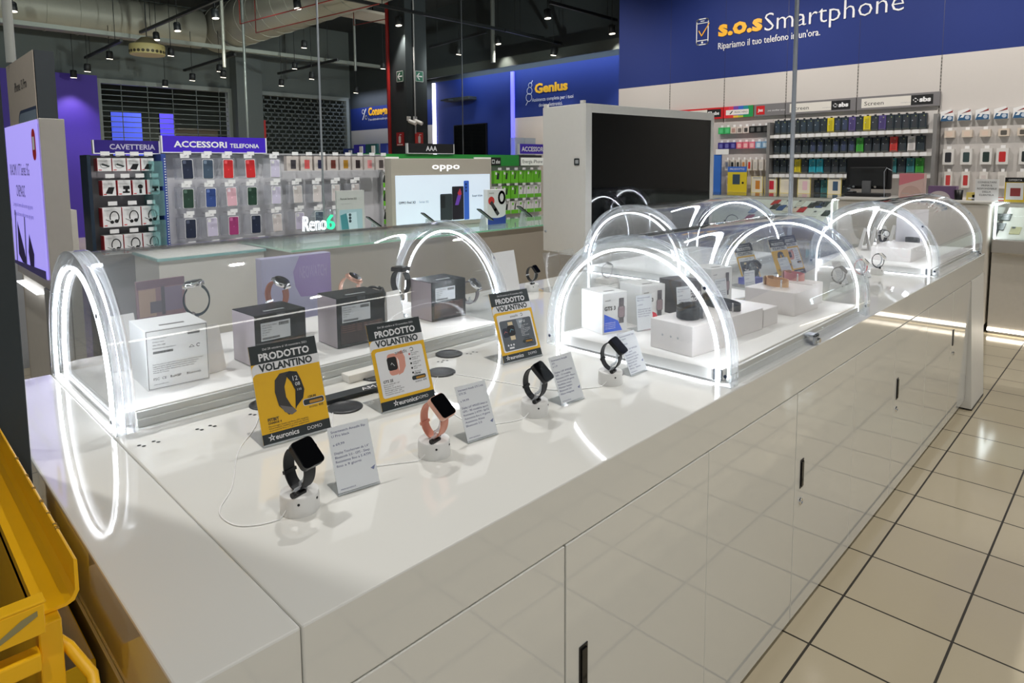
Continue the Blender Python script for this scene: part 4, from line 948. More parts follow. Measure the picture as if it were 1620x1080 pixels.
def headset(p, fr, w_, h):
    p.line(fr, arc(w_ * .62, h * .50, w_ * .24, -.6, 3.5, 14, h * .30), .006, TXT_K, .001)
    p.disc(fr, w_ * .48, h * .26, .011, TXT_K, .0012); p.disc(fr, w_ * .72, h * .30, .012, TXT_K, .0012); p.line(fr, [(w_ * .44, h * .28), (w_ * .16, h * .40)], .003, TXT_K, .001)
    p.rect(fr, w_ * .06, h * .06, w_ * .22, h * .11, RED); p.text(fr, 'headset', w_ * .08, h * .84, LGREY, h=.008)
def gadget(v):
    def f(p, fr, w_, h):
        G = mat((52, 60, 60), .5, var=0)
        if v == 0: p.poly(fr, [(w_ * .25, h * .5), (w_ * .35, h * .6), (w_ * .9, h * .4), (w_ * .8, h * .3)], G, .001); p.line(fr, arc(w_ * .5, h * .45, w_ * .3, 2.5, 6, 10, h * .2), .002, G, .001)
        elif v == 1: p.poly(fr, [(w_ * .2, h * .15), (w_ * .45, h * .55), (w_ * .9, h * .55), (w_ * .7, h * .10)], TXT_K, .001)
        elif v == 2: p.rect(fr, w_ * .4, h * .40, w_ * .9, h * .62, TXT_K, .001); p.rect(fr, w_ * .55, h * .2, w_ * .75, h * .4, TXT_K, .001); p.rect(fr, w_ * .35, h * .15, w_ * .9, h * .26, TXT_K, .001)
        else: p.disc(fr, w_ * .6, h * .55, w_ * .2, TXT_K, .001); p.rect(fr, w_ * .5, h * .1, w_ * .7, h * .38, TXT_K, .001)
        p.rect(fr, w_ * .06, h * .06, w_ * .28, h * .12, RED)
    return f
def cable_box(label, x, z, w_, h, paint):
    t = thing('accessory_box', label, 'box', (x, 4.86, z), 0, 'boxes on the grey rack')
    MB().box((0, 0, 0), (w_, .09, h), PAPER).build('carton', t); MB().box((-.0012, 0, .002), (0, .09, h - .002), RED).build('red_side', t)
    p = MB(); paint(p, Frame((0, 0, 0)), w_, h); p.build('front_print', t)
    hook(rk2, x + w_ / 2 - 1.295, z + h + .012, y1=-.155)
for k in range(4): cable_box(('white box with a coiled adapter', 'white box with a short cable', 'white box with a black charger', 'white box with a dark plug')[k] + ' in the top row of the grey rack', 1.125 + k * .085, 1.485, .078, .085, gadget((0, 0, 1, 1)[k]))
for k in range(4): cable_box(('box with a small speaker', 'box with a webcam on a clip', 'box with a round camera', 'box with a tiny stand')[k] + ' in the second row of the grey rack', 1.145 + k * .088, 1.325, .076, .100, gadget((1, 2, 3, 2)[k]))
for ri, (z, n) in enumerate(((1.118, 3), (0.935, 3))):
    for k in range(n): cable_box('white headset box with red side, ' + ORD[k] + ' in the ' + ('upper' if ri == 0 else 'lower') + ' headset row', 1.135 + k * .115, z, .108, .128, headset)
for k, z in enumerate((1.46, 1.26, 1.06)):
    t = thing('teal_blister_pack', 'teal blister pack at the edge of the grey rack, ' + ('uppermost', 'middle one', 'lowest')[k], 'blister pack', (1.46, 4.80, z), 0, 'teal blister packs')
    MB().box((-.035, 0, -.08), (.035, .19, .09), clear((.62, .86, .86), .4, 1.4, .1, (.35, .6, .6))).build('blister', t)

# ================================================================== GREEN CHARGER RACK
G0, G1, GRY = 3.44, 6.1, 5.5
gk, ghx = pegrack('long green headed rack of chargers behind the phone counter', G0, G1, GRY, 1.50, mat((196, 196, 196), .5))
gc = (G0 + G1) / 2
MB().box((-ghx, -.02, 1.50), (.92, .05, 1.63), GREEN).build('green_header', gk); MB().box((.92, -.02, 1.50), (ghx, .05, 1.63), DGREY).build('dark_header', gk)
for x, t_, b_ in ((3.50, 'Ricarica', 0), (4.95, 'Ricarica', 1), (5.72, 'Energia iPhone', 0)):
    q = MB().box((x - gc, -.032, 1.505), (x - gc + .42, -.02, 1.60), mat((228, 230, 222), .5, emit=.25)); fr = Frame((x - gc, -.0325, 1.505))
    q.text(fr, t_, .03 if t_ == 'Ricarica' else .02, .028, mat((110, 170, 60), .5, var=0) if t_ == 'Ricarica' else TXT_K, h=.042, wd=.22 if t_ == 'Ricarica' else .36)
    if b_: q.rect(fr, .26, 0, .42, .095, TXT_K, .001); q.text(fr, '\u25a1 sbs', .275, .026, TXT_W, h=.040, wd=.13, z=.002, bold=.03)
    q.build('name_plate', gk)
LIME = mat((110, 200, 40), .45, var=0)
def charger_pack(label, x, z, green, v):
    t = thing('charger_pack', label, 'charger pack', (x, GRY - .14, z), 0, 'charger packs on the green headed rack')
    MB().box((-.062, 0, 0), (.062, .05, .145), LIME if green else PAPER).build('carton', t)
    p = MB(); fr = Frame((0, 0, 0))
    if not green: p.rect(fr, -.062, 0, .062, .045, LIME)
    p.poly(fr, [(-.03 + .01 * v, .05), (-.015 + .01 * v, .12), (.02, .115), (.01, .045)], mat((34, 44, 40), .4, var=0), .001); p.rect(fr, -.045, .10, -.02, .13, TXT_W if green else LIME, .0008); p.build('front_print', t)
    hook(gk, x - gc, z + .150, y1=-.15)
for ri, z in enumerate((1.30, 1.12, 0.94)):
    for k in range(3): charger_pack(('white', 'green and white', 'white')[ri] + ' charger pack, ' + ORD[k] + ' from the phone case rack in the ' + ROWN[ri] + ' row', 3.53 + k * .135, z, ri == 1 and k == 1, k)
    for k in range(6): charger_pack(('lime green', 'white', 'white')[ri] + ' charger pack between the advert and the screen cabinet, ' + ORD[k] + ' in the ' + ROWN[ri] + ' row', 5.22 + k * .135, z, ri == 0 or (ri == 1 and k in (1, 2)), k)
sign('small violet sign reading accessori above the charger rack', 5.68, 6.28, 1.645, 1.765, 5.46, 'ACCESSORI', mat((60, 34, 170), .4, var=0), TXT_W, .055, al='l')
t = sign('black sign with white peaked logo above the charger rack', 4.03, 4.64, 1.64, 1.74, 5.46, 'AAA', mat((22, 24, 26), .4, var=0), TXT_W, .05)
for k, (px, lb) in enumerate(((820, 'clear plastic bag pack lying'), (838, 'blue and clear pack lying'))):
    p = on_y(px, 228, 5.52); tag(MB().box((p.x - .085, 5.50, 1.631), (p.x + .085, 5.57, 1.84), clear((.8, .88, .95), .4, 1.4, .1)).build('plastic_pack', None), lb + ' on top of the charger rack behind the violet sign', 'pack')

# ================================================================== END WALL: LETTERING, HEADERS, PEGBOARDS
def wall_thing(name, label, cat, y, z, off=0.0, group=None): return thing(name, label, cat, (SOSX - off, y, z), FACE_X, group)
W = wall_thing('wall_lettering', 'large yellow and white lettering about smartphone help on the blue end wall', 'lettering', 4.264, 3.03, .0)
l = MB(); fr = Frame((0, -.004, 0))
l.text(fr, 's.o.s', 0.0, .178, TXT_Y, h=.205, wd=.60, z=.012, bold=.04, depth=.012); l.build('yellow_letters', W)
l = MB(); l.text(fr, 'Smartphone', .63, .15, TXT_W, h=.225, wd=1.56, z=.012, bold=-.012, depth=.012); l.build('white_letters', W)
l = MB(); l.text(fr, "Ripariamo il tuo telefono in un'ora.", 0.0, .005, TXT_W, h=.085, wd=1.31, z=.008, depth=.008); l.build('lettering', W)
ic = MB(); ox, oz = -.32, .10
ic.line(fr, rrect(ox, oz, ox + .17, oz + .34, .03), .014, TXT_W, .006, True); ic.line(fr, [(ox, oz + .055), (ox + .17, oz + .055)], .010, TXT_W, .006); ic.line(fr, [(ox, oz + .285), (ox + .17, oz + .285)], .010, TXT_W, .006)
ic.disc(fr, ox + .085, oz + .028, .014, TXT_W, .006); ic.line(fr, [(ox + .06, oz + .312), (ox + .11, oz + .312)], .010, TXT_W, .006)
ic.line(fr, [(ox + .035, oz + .185), (ox + .075, oz + .115), (ox + .185, oz + .27)], .014, TXT_Y, .008); ic.build('phone_symbol', W)
# header strip above the products
def header(label, y0, y1, body, paint):
    t = wall_thing('header_sign', label, 'header sign', (y0 + y1) / 2, 2.112, .05, 'header signs on the end wall'); w_ = y0 - y1
    MB().box((-w_ / 2, 0, 0), (w_ / 2, .05, .150), body).build('header_panel', t)
    p = MB(); paint(p, Frame((-w_ / 2, -.0005, 0)), w_); p.build('lettering', t)
HG = mat((122, 120, 122), .5, var=.02)
def h_screen(p, fr, w_):
    p.rect(fr, .05, .022, w_ - .27, .128, mat((226, 222, 214), .5, var=0)); p.text(fr, 'Screen', .08, .048, TXT_K, h=.045, wd=.20, z=.001); p.text(fr, 'smartphone', w_ - .37, .05, LGREY, h=.014, z=.001)
    p.rect(fr, w_ - .27, .022, w_ - .06, .128, TXT_K); p.line(fr, rrect(w_ - .245, .058, w_ - .205, .092, .008), .009, TXT_W, .001, True); p.text(fr, 'sbs', w_ - .19, .055, TXT_W, h=.048, wd=.11, z=.001, bold=.05)
header('grey header reading screen, nearest the picture edge on the end wall', 2.50, 1.68, HG, h_screen)
header('grey header reading screen, behind the silver pole', 3.32, 2.51, HG, h_screen)
def h_jaz(p, fr, w_):
    p.rect(fr, .03, .02, .14, .13, RED); p.text(fr, 'Jaz', .05, .06, TXT_W, h=.035, wd=.07, z=.001, bold=.03); p.text(fr, 'just another zone', .18, .055, TXT_W, h=.022, wd=.22, z=.001)
header('grey header with a red square on the end wall', 3.725, 3.33, HG, h_jaz)
def h_rain(p, fr, w_):
    C = [(220, 40, 50), (220, 60, 90), (120, 70, 170), (50, 100, 200), (30, 140, 150), (30, 150, 80)]
    for k, c_ in enumerate(C): p.rect(fr, w_ * k / 6, .0, w_ * (k + 1) / 6, .15, mat(c_, .5, var=0), .0004)
    for k, c_ in enumerate(((220, 60, 40), (235, 190, 60), (180, 190, 60), (40, 150, 70))): p.rect(fr, w_ * (k + 1) / 6, .0, w_ * (k + 2) / 6, .03, mat(c_, .5, var=0), .0006)
    p.rect(fr, .03, .038, w_ - .06, .104, mat((236, 230, 226), .5, var=0), .0008); p.poly(fr, [(.08, .05), (.10, .05), (.13, .09), (.115, .09)], TXT_K, .001); p.text(fr, 'MUSIC HERO', .15, .060, TXT_K, h=.022, z=.001)
header('rainbow coloured header with a white plate on the end wall', 4.14, 3.735, RED, h_rain)
def h_red(p, fr, w_):
    p.rect(fr, .03, .022, w_ - .23, .128, mat((226, 222, 214), .5, var=0)); p.rect(fr, w_ - .23, .022, w_ - .03, .128, TXT_K); p.text(fr, '\u25a1 sbs', w_ - .215, .055, TXT_W, h=.042, wd=.16, z=.001, bold=.04)
header('red header with a black tag, half behind the big screen', 4.98, 4.15, RED, h_red)
header('teal header partly hidden by the big screen', 5.80, 4.99, mat((60, 150, 150), .5), lambda p, fr, w_: p.text(fr, 'Audio', .1, .055, TXT_W, h=.05))
def wall_rack(label, y0, y1, z1, panel):
    t = wall_thing('wall_pegboard', label, 'display rack', (y0 + y1) / 2, 0, 0); h_ = (y0 - y1) / 2
    MB().box((-h_, -.012, 1.0), (h_, 0, z1), panel).build('back_panel', t)
    return t, h_
k1, kh1 = wall_rack('pegboard of audio packs on the end wall beside the big screen', 5.2, 3.49, 2.06, mat((196, 190, 188), .5))
k2, kh2 = wall_rack('pegboard of dark phone case boxes on the end wall under the grey headers', 3.46, 1.70, 2.06, mat((210, 206, 202), .5))
k3, kh3 = wall_rack('pale pegboard of phone cases beyond the metal upright on the end wall', 1.66, -.8, 2.06, mat((200, 196, 192), .5))
for yy in (3.475, 1.68): MB().box(((3.46 + 1.70) / 2 - yy - .025, -.16, 1.0), ((3.46 + 1.70) / 2 - yy + .012, 0, 2.02), mat((150, 148, 146), .4, .4)).build('upright', k2)
for z in (1.85, 1.605, 1.365):
    q = MB().box((-kh2, -.15, z), (kh2, -.006, z + .006), PAPER)
    q.box((-kh2, -.156, z - .030), (kh2, -.150, z + .008), mat((214, 212, 208), .4)); q.build('shelf_rail', k2)
    for k in range(20):
        x = -kh2 + .05 + k * .084; MB().box((x, -.160, z - .030), (x + .062, -.156, z + .012), PAPER).build('price_ticket', k2)
_dk = {}
def dark_pack(label, y, z, colr, h=.165, w_=.074, plain=False):
    t = wall_thing('dark_case_box' if not plain else 'case_box', label, 'phone case box', y, z, .07, 'phone case boxes on the end wall')
    if colr not in _dk:
        p = MB(); fr = Frame((0, 0, 0)); light = sum(colr) > 240
        p.box((-w_ / 2, 0, 0), (w_ / 2, .055, h), mat(colr if light else (42, 52, 60), .4)); p.box((-.012, .02, h), (.012, .024, h + .015), mat((20, 22, 24), .5))
        p.poly(fr, rrect(-.022, .02, .022, h - .03, .006), mat(tuple(int(v * .8 + 20) for v in colr) if not light else tuple(int(v * .85) for v in colr), .4, var=0), .0008)
        p.disc(fr, .012, h - .025, .006, mat((160, 170, 110), .4, var=0), .001); p.disc(fr, -.018, h * .55, .005, mat((190, 200, 210), .4, var=0), .001); p.rect(fr, -w_ / 2 + .004, .003, w_ / 2 - .004, .012, mat((80, 84, 74), .5, var=0), .0008)
        _dk[colr] = p.build('box_body', t).data
    else:
        o = bpy.data.objects.new('box_body', _dk[colr]); COL.objects.link(o); o.parent = t
D1, D2, D3, D4, YW, CY, GN, RR, WW, VI, TE = (40, 58, 74), (36, 46, 52), (48, 52, 58), (52, 64, 100), (216, 198, 40), (40, 160, 180), (66, 160, 60), (200, 60, 56), (212, 208, 206), (84, 72, 130), (60, 128, 132)
cname = {D1: 'slate blue', D2: 'near black', D3: 'charcoal', D4: 'navy blue', YW: 'yellow', CY: 'cyan', GN: 'green', RR: 'red', WW: 'white', VI: 'violet', TE: 'teal'}
R1 = [D1, D1, D1, D2, D1, D1, D1, D2, YW, D4, D4, VI, D2, YW, D3, VI, D3, D3, D3, D3, D3]
R2 = [D2, D1, D1, D3, D2, D4, D4, D2, D4, D4, D4, GN, D3, D3, D3, RR, D3, WW, D2]
R3 = [D2, D2, D3, YW, D2, CY, CY, D2, D3, D2, D2, D2, D2, D3, WW, TE, D2, TE, GN]
for ri, (z, L) in enumerate(((1.875, R1), (1.630, R2), (1.390, R3))):
    st = 1.66 / len(L)
    for k, c_ in enumerate(L):
        dark_pack(cname[c_] + ' phone case box, ' + ORD[k] + ' along the ' + ('top', 'second', 'third')[ri] + ' shelf from the audio packs', 3.405 - k * st, z, c_)
for k in range(3): dark_pack(('dark', 'teal', 'green')[k] + ' phone case box on the low shelf beside the cash desk monitor', (2.90, 2.82, 2.58)[k], 1.14, (D1, TE, D2)[k])
# framed flyers on the low shelf
for k, (y, c_, lb) in enumerate(((3.62, (200, 130, 50), 'amber'), (3.44, (200, 40, 60), 'red'), (3.25, (220, 214, 200), 'pale'), (3.03, (226, 190, 200), 'pink'), (2.68, (60, 90, 120), 'blue'))):
    t = wall_thing('framed_flyer', 'small yellow edged flyer with a ' + lb + ' picture on the low shelf of the end wall', 'flyer', y, 1.13, .14, 'flyers on the low shelf')
    p = MB().box((-.078, 0, 0), (.078, .01, .215), mat((216, 200, 110), .5)); fr = Frame((0, 0, 0)); p.rect(fr, -.070, .012, .070, .212, mat((226, 220, 200), .5, var=0)); p.rect(fr, -.05, .188, .05, .202, LGREY, .001)
    p.rect(fr, -.018, .05, .04, .16, mat(c_, .5, var=0), .001); p.build('flyer_sheet', t); MB().box((-.078, .01, 0), (.078, .06, .004), ACRYL).build('foot_plate', t)
t = wall_thing('yellow_leaflet_stand', 'yellow leaflet with a blue heading standing before the audio packs', 'leaflet', 3.86, 1.14, .20)
p = MB().box((-.13, 0, 0), (.13, .012, .33), mat((222, 200, 44), .5)); fr = Frame((0, 0, 0)); p.rect(fr, -.13, .26, .13, .33, mat((60, 110, 200), .5, var=0)); p.text(fr, 'PRODOTTO', 0, .285, TXT_W, h=.025, al='c', z=.001); p.rect(fr, -.06, .10, .04, .23, mat((60, 80, 96), .4, var=0)); p.disc(fr, .08, .12, .015, TXT_K); p.build('sheet', t)
MB().box((-.13, .012, 0), (.13, .08, .004), ACRYL).build('foot_plate', t)
t = wall_thing('blue_side_sign', 'narrow blue upright sign with a white card at the edge of the big screen', 'sign', 4.14, 1.13, .2)
MB().box((-.05, 0, 0), (.05, .03, .50), mat((50, 110, 200), .5)).build('sign_panel', t); MB().box((-.02, -.01, .50), (.16, -.004, .57), PAPER).build('card', t)
def wall_pack(label, y, z, w_, h, body, pic, cat='audio pack', g='audio packs on the end wall', tab=True):
    t = wall_thing('audio_pack' if cat == 'audio pack' else 'case_pack', label, cat, y, z, .075, g)
    b = MB().box((-w_ / 2, 0, 0), (w_ / 2, .064, h), mat(body, .4))
    if tab: b.box((-w_ * .2, .03, h), (w_ * .2, .034, h + .03), PAPER)
    fr = Frame((0, 0, 0))
    if pic: b.poly(fr, rrect(-w_ * .28, h * .15, w_ * .3, h * .78, w_ * .1), mat(pic, .4, var=0), .0008)
    b.build('pack_body', t)
for k, (c_, pc, nm) in enumerate((((60, 180, 100), (90, 200, 130), 'green'), ((60, 180, 100), (90, 200, 130), 'green'), ((214, 200, 190), (180, 140, 130), 'beige'), ((214, 204, 196), (120, 110, 106), 'beige'), ((218, 206, 200), (70, 66, 64), 'white'), ((22, 24, 26), (90, 90, 90), 'black'), ((22, 24, 26), (90, 90, 90), 'black'), ((20, 22, 24), (60, 60, 60), 'black'))):
    wall_pack(nm + ' audio pack, ' + ORD[k] + ' in the uppermost row beside the big screen', 4.16 - k * .086, 1.905, .08, .085, c_, pc)
for k, (c_, pc, nm) in enumerate((((52, 40, 130), (110, 110, 180), 'violet'), ((52, 40, 130), (110, 110, 180), 'violet'), ((52, 40, 130), (110, 110, 180), 'violet'), ((226, 110, 130), (244, 190, 190), 'pink'), ((226, 110, 130), (244, 190, 190), 'pink'), ((230, 120, 140), (244, 190, 190), 'pink'), ((130, 170, 205), (200, 220, 235), 'pale blue'), ((130, 170, 205), (200, 220, 235), 'pale blue'))):
    wall_pack(nm + ' audio pack, ' + ORD[k] + ' in the second row beside the big screen', 4.16 - k * .086, 1.705, .08, .085, c_, pc)
for k, (pc, nm) in enumerate((((150, 160, 180), 'grey'), ((50, 50, 52), 'black'), ((54, 54, 52), 'black'), ((210, 140, 80), 'orange'), ((206, 60, 50), 'red'), ((200, 196, 190), 'blank'), ((204, 200, 194), 'blank'), ((200, 196, 190), 'blank'))):
    wall_pack('slim white pack with a ' + nm + ' item, ' + ORD[k] + ' in the third row beside the big screen', 4.07 - k * .078, 1.42, .052, .14, (224, 218, 210), pc)
for k in range(3): wall_pack('slim white pack with red dots, ' + ORD[k] + ' in the lowest row beside the big screen', 4.04 - k * .07, 1.22, .052, .13, (220, 208, 204), (160, 60, 60))
# pale pegboard: phone cases beyond the upright
for k in range(6): 
    y = 1.60 - k * .155
    t = wall_thing('car_holder_pack', 'white and blue slanted pack, ' + ORD[k] + ' in the uppermost row of the pale pegboard', 'accessory pack', y, 1.94, .075, 'slanted packs on the pale pegboard')
    p = MB(); fr = Frame((-.06, 0, 0)); p.prism(fr, [(0, 0), (.12, 0), (.12, .075), (.09, .125), (0, .10)], -.06, 0, PAPER); p.poly(fr, [(.0, 0), (.115, 0), (.115, .05), (.02, .06)], mat((44, 90, 130), .4, var=0)); p.poly(fr, [(.02, .03), (.06, .085), (.075, .085), (.05, .03)], PAPER, .001); p.poly(fr, [(.03, .07), (.11, .112), (.11, .09)], mat((150, 60, 60), .4, var=0), .001); p.disc(fr, .085, .03, .02, mat((190, 200, 214), .4, var=0), .0012); p.build('pack_body', t)
for k in range(6): wall_pack('small beige pack, ' + ORD[k] + ' in the second row of the pale pegboard', 1.57 - k * .155, 1.765, .09, .075, (216, 202, 186), (224, 202, 184) if k < 3 else (90, 86, 80), 'accessory pack', 'small packs on the pale pegboard')
for k, (c_, nm) in enumerate((((48, 48, 52), 'black'), ((52, 72, 72), 'dark teal'), ((40, 56, 52), 'dark green'), ((196, 44, 44), 'red'), ((34, 42, 42), 'black'), ((60, 60, 70), 'grey'))): wall_pack(nm + ' phone case in a white pack, ' + ORD[k] + ' in the pale pegboard third row', (1.57, 1.41, 1.24, 1.105, .92, .76)[k], 1.48, .098, .165, (222, 220, 216), c_, 'phone case', 'phone cases on the pale pegboard')
for k in range(6): wall_pack('slim pack with a ' + ('red', 'red', 'pale', 'pale', 'white', 'white')[k] + ' picture, ' + ORD[k] + ' in the lowest row of the pale pegboard', 1.56 - k * .155, 1.235, .07, .17, (222, 218, 212), ((200, 70, 70), (190, 60, 60), (210, 200, 196), (200, 196, 190), (214, 210, 206), (214, 210, 206))[k], 'phone case', 'slim packs on the pale pegboard')

# ================================================================== SERVICE COUNTERS BEFORE THE END WALL
SX = 6.9
sc = thing('service_counter', 'solid white service counter with the cash desk monitor, before the end wall', 'counter', (SX, 1.62, 0))
MB().box((0, -.64, .06), (.62, .62, 1.14), mat((222, 216, 206), .4, var=.01)).build('body', sc, .03, 4); MB().box((.02, -.62, 0), (.6, .6, .06), LGREY).build('plinth', sc); MB().box((-.01, -.645, 1.14), (.63, .625, 1.165), WHITE).build('worktop', sc, .008)
sh = thing('back_shelf', 'long low white shelf along the end wall under the products', 'shelf', (SOSX, 2.2, 0)); MB().box((-.26, -3.0, 0), (-.015, 2.2, 1.13), mat((214, 210, 204), .45)).build('shelf_body', sh, .004)
def glass_case(label, y0, y1, phones, group=None):
    t = thing('glass_phone_case', label, 'display case', (SX, (y0 + y1) / 2, 0), 0, 'lit glass phone cases'); h_ = (y0 - y1) / 2
    MB().box((.03, -h_, .06), (.75, h_, .72), mat((214, 208, 198), .4)).build('cabinet', t, .003)
    MB().box((0.06, -h_, 0.0), (.72, h_, .06), mat((90, 88, 84), .5)).build('plinth', t); MB().box((.02, -h_, .03), (.05, h_, .055), mat((255, 246, 230), emit=5)).build('floor_light', t)
    MB().box((-.02, -h_, .72), (.75, h_, .84), mat((184, 180, 174), .3, .2)).build('front_rail', t, .012, 3)
    for y in (0.0,): MB().box((.026, y - .002, .07), (.031, y + .002, .71), DGREY).build('door_gap', t)
    g = MB(); g.box((-.01, -h_, .84), (-.004, h_, 1.15), GLASS); g.box((-.01, -h_, 1.15), (.75, h_, 1.158), GLASS); g.box((-.004, -h_, .84), (.75, -h_ + .006, 1.15), GLASS); g.box((-.004, h_ - .006, .84), (.75, h_, 1.15), GLASS); g.build('glass_panes', t)
    e = MB()
    for s in (-1, 1):
        e.tube([(.01, s * (h_ - .015), .845), (.01, s * (h_ - .015), 1.10), (.03, s * (h_ - .015), 1.135), (.70, s * (h_ - .015), 1.14)], .008, LED_MID, 8)
    e.build('led_strip', t)
    sl = MB(); sl.prism(Frame((0, -h_ + .02, 0), (1, 0, 0), (0, 0, 1)), [(.02, .842), (.70, .842), (.70, 1.08)], -(2 * h_ - .04), 0, WHITE); sl.build('slanted_shelf', t)
    return t
glass_case('lit glass phone case beyond the rear case under the big screen', 4.6, 2.27, None)
glass_case('lit glass phone case at the picture edge beside the white service counter', .96, -1.2, None)
def shelf_phone(label, y, u, c_):
    ang = math.atan2(.238, .68); x = SX + .02 + u * .68; z = .842 + u * .238
    t = thing('shelf_phone', label, 'phone', (x, y, z), 0, 'phones on the slanted glass case shelves', (0, -ang, 0))
    MB().box((0, -.037, .001), (.15, .037, .009), mat(c_, .25)).build('phone_body', t, .003); fr = Frame((0, 0, .0092), (0, -1, 0), (1, 0, 0)); q = MB(); q.poly(fr, rrect(-.03, .105, -.004, .145, .006), mat((70, 74, 80), .3, var=0)); q.build('camera_patch', t)
PHC = [((200, 50, 50), 'red'), ((44, 52, 56), 'dark grey'), ((50, 84, 140), 'blue'), ((222, 216, 206), 'cream'), ((226, 200, 186), 'blush'), ((196, 40, 50), 'crimson'), ((40, 46, 50), 'black'), ((52, 70, 120), 'navy'), ((226, 224, 218), 'white'), ((40, 56, 54), 'dark green'), ((120, 150, 190), 'light blue'), ((176, 60, 80), 'raspberry')]
ph_at = [(1226, 322, 0), (1222, 331, 1), (1232, 333, 2), (1242, 335, 3), (1254, 336, 4), (1265, 336, 5), (1281, 329, 6), (1294, 329, 7), (1304, 342, 9), (1298, 318, 6), (1188, 337, 10), (1181, 348, 11), (1286, 343, 8), (1310, 318, 9), (1246, 322, 8), (1268, 320, 3)]
seen = {}
for px, py, ci in ph_at:
    # meet the slanted shelf plane: z - .842 = .35 * (x - SX - .02)
    d_ = _ray(px, py); a_ = EYE; k_ = (a_.z - .842 - .35 * (a_.x - SX - .02)) / (.35 * d_.x - d_.z); p = a_ + d_ * k_
    c_, nm = PHC[ci]; seen[nm] = seen.get(nm, 0) + 1
    shelf_phone(nm + ' phone lying in the glass case before the end wall' + ('' if seen[nm] == 1 else ', another of that colour'), p.y, max(.02, min(.78, (p.x - SX - .02) / .68)), c_)
for k, (px, py, c_) in enumerate(((1585, 336, (52, 66, 64)), (1580, 362, (60, 74, 72)), (1606, 372, (206, 200, 160)))):
    p = on_x(px, py, SX + .2); shelf_phone(('dark tablet like phone upper', 'dark phone lower', 'cream phone')[k] + ' in the glass case at the picture edge', p.y, (.55, .25, .15)[k], c_)
# things on the service counter
CZ = 1.165
mo = thing('monitor', 'black monitor seen from behind on the white service counter', 'monitor', (7.25, 2.06, CZ), FACE_X)
MB().box((-.21, 0, .075), (.21, .04, .40), BLACK).build('screen_back', mo, .012); b = MB().box((-.17, -.03, .10), (.17, 0, .30), mat((26, 28, 30), .5)); fr = Frame((0, -.03, 0))
for k in range(6): b.rect(fr, -.06, .24 + k * .006, .06, .243 + k * .006, BLACK)
b.build('rear_housing', mo, .01); MB().box((-.04, -.06, .0), (.04, -.03, .16), mat((96, 98, 100), .5)).build('stand_neck', mo, .004); MB().box((-.19, -.10, 0), (.19, .10, .035), BLACK).build('base', mo, .008)
for k, y in enumerate((-.12, .08)): MB().cyl((y, -.035, .10), (y, -.05, .10), .012, CHROME, 10).build('knob', mo)
t = thing('card_reader', 'black card reader beside the monitor on the service counter', 'card reader', (7.22, 2.20, CZ)); MB().box((-.06, -.03, 0), (.06, .035, .05), BLACK).build('body', t, .006); MB().box((-.045, -.02, .05), (.0, .02, .054), LGREY).build('keypad', t)
p = on_x(1440, 280, 7.15)
def p_pinkbox(pp, fr, w_, h): pp.poly(fr, [(0, h * .5), (w_, h * .8), (w_, h), (0, h)], mat((206, 120, 130), .5, var=0)); pp.text(fr, 'beauty', w_ * .15, h * .15, LGREY, h=.016); pp.poly(fr, arc(w_ * .5, 0, w_ * .45, 0, PI, 12, h * .5), mat((190, 160, 150), .5, var=0), .001)
t = thing('gift_box', 'pink and beige box on the service counter beside the monitor', 'box', (7.2, p.y, CZ), FACE_X); MB().box((-.105, 0, 0), (.105, .10, .235), mat((206, 178, 170), .5)).build('box_body', t, .002); q = MB(); p_pinkbox(q, Frame((-.105, 0, 0)), .21, .235); q.build('front_print', t)
p = on_x(1490, 300, 7.1); t = thing('gift_box', 'purple and grey box lying on the service counter next to the pink box', 'box', (7.1, p.y, CZ), FACE_X); MB().box((-.11, 0, 0), (.11, .12, .12), mat((110, 84, 120), .5)).build('box_body', t, .002); q = MB(); q.poly(Frame((-.11, 0, 0)), arc(.09, 0, .09, 0, PI, 12, .075), mat((190, 180, 180), .5, var=0)); q.build('front_print', t)
p = on_x(1517, 300, 7.05); t = thing('pen_cup', 'black cup on the service counter beside the purple box', 'cup', (7.05, p.y, CZ)); MB().lathe((0, 0, 0), [(.03, 0), (.036, .09), (.031, .09), (.026, .01), (.001, .01)], BLACK, 16).build('cup_body', t)
p = on_x(1562, 285, 7.0); t = thing('notice_card', 'white notice card with centred black lines on the service counter', 'notice', (7.0, p.y, CZ), FACE_X); MB().box((-.085, 0, 0), (.085, .004, .19), PAPER).build('sheet', t); MB().box((-.085, .004, 0), (.085, .06, .003), ACRYL).build('foot_plate', t); q = MB(); fr = Frame((0, 0, 0))
for k, s in enumerate(('CONSULTARE', 'PRIMA IL', 'RESPONSABILE', 'DELLA', 'CLIENTELA')): q.text(fr, s, 0, .155 - k * .028, TXT_K, h=.015, al='c')
q.build('lettering', t)
for k, (px, c_, nm) in enumerate(((1536, (220, 200, 110), 'yellow'), (1545, (70, 140, 170), 'blue'), (1584, (190, 90, 80), 'reddish'))):
    p = on_x(px, 312, 7.02); t = thing('small_carton', 'small ' + nm + ' carton on the service counter next to the notice card', 'box', (7.02, p.y, CZ), FACE_X); MB().box((-.035, 0, 0), (.035, .06, (.07, .05, .03)[k]), mat(c_, .5)).build('box_body', t, .001); MB().rect(Frame((0, -.0006, 0)), -.02, .01, .02, .025, PAPER).build('label_patch', t)
p = on_x(1606, 290, 7.0); t = thing('framed_leaflet', 'yellow and black leaflet frame on the service counter by the picture edge', 'leaflet', (7.0, p.y, 1.16), FACE_X)
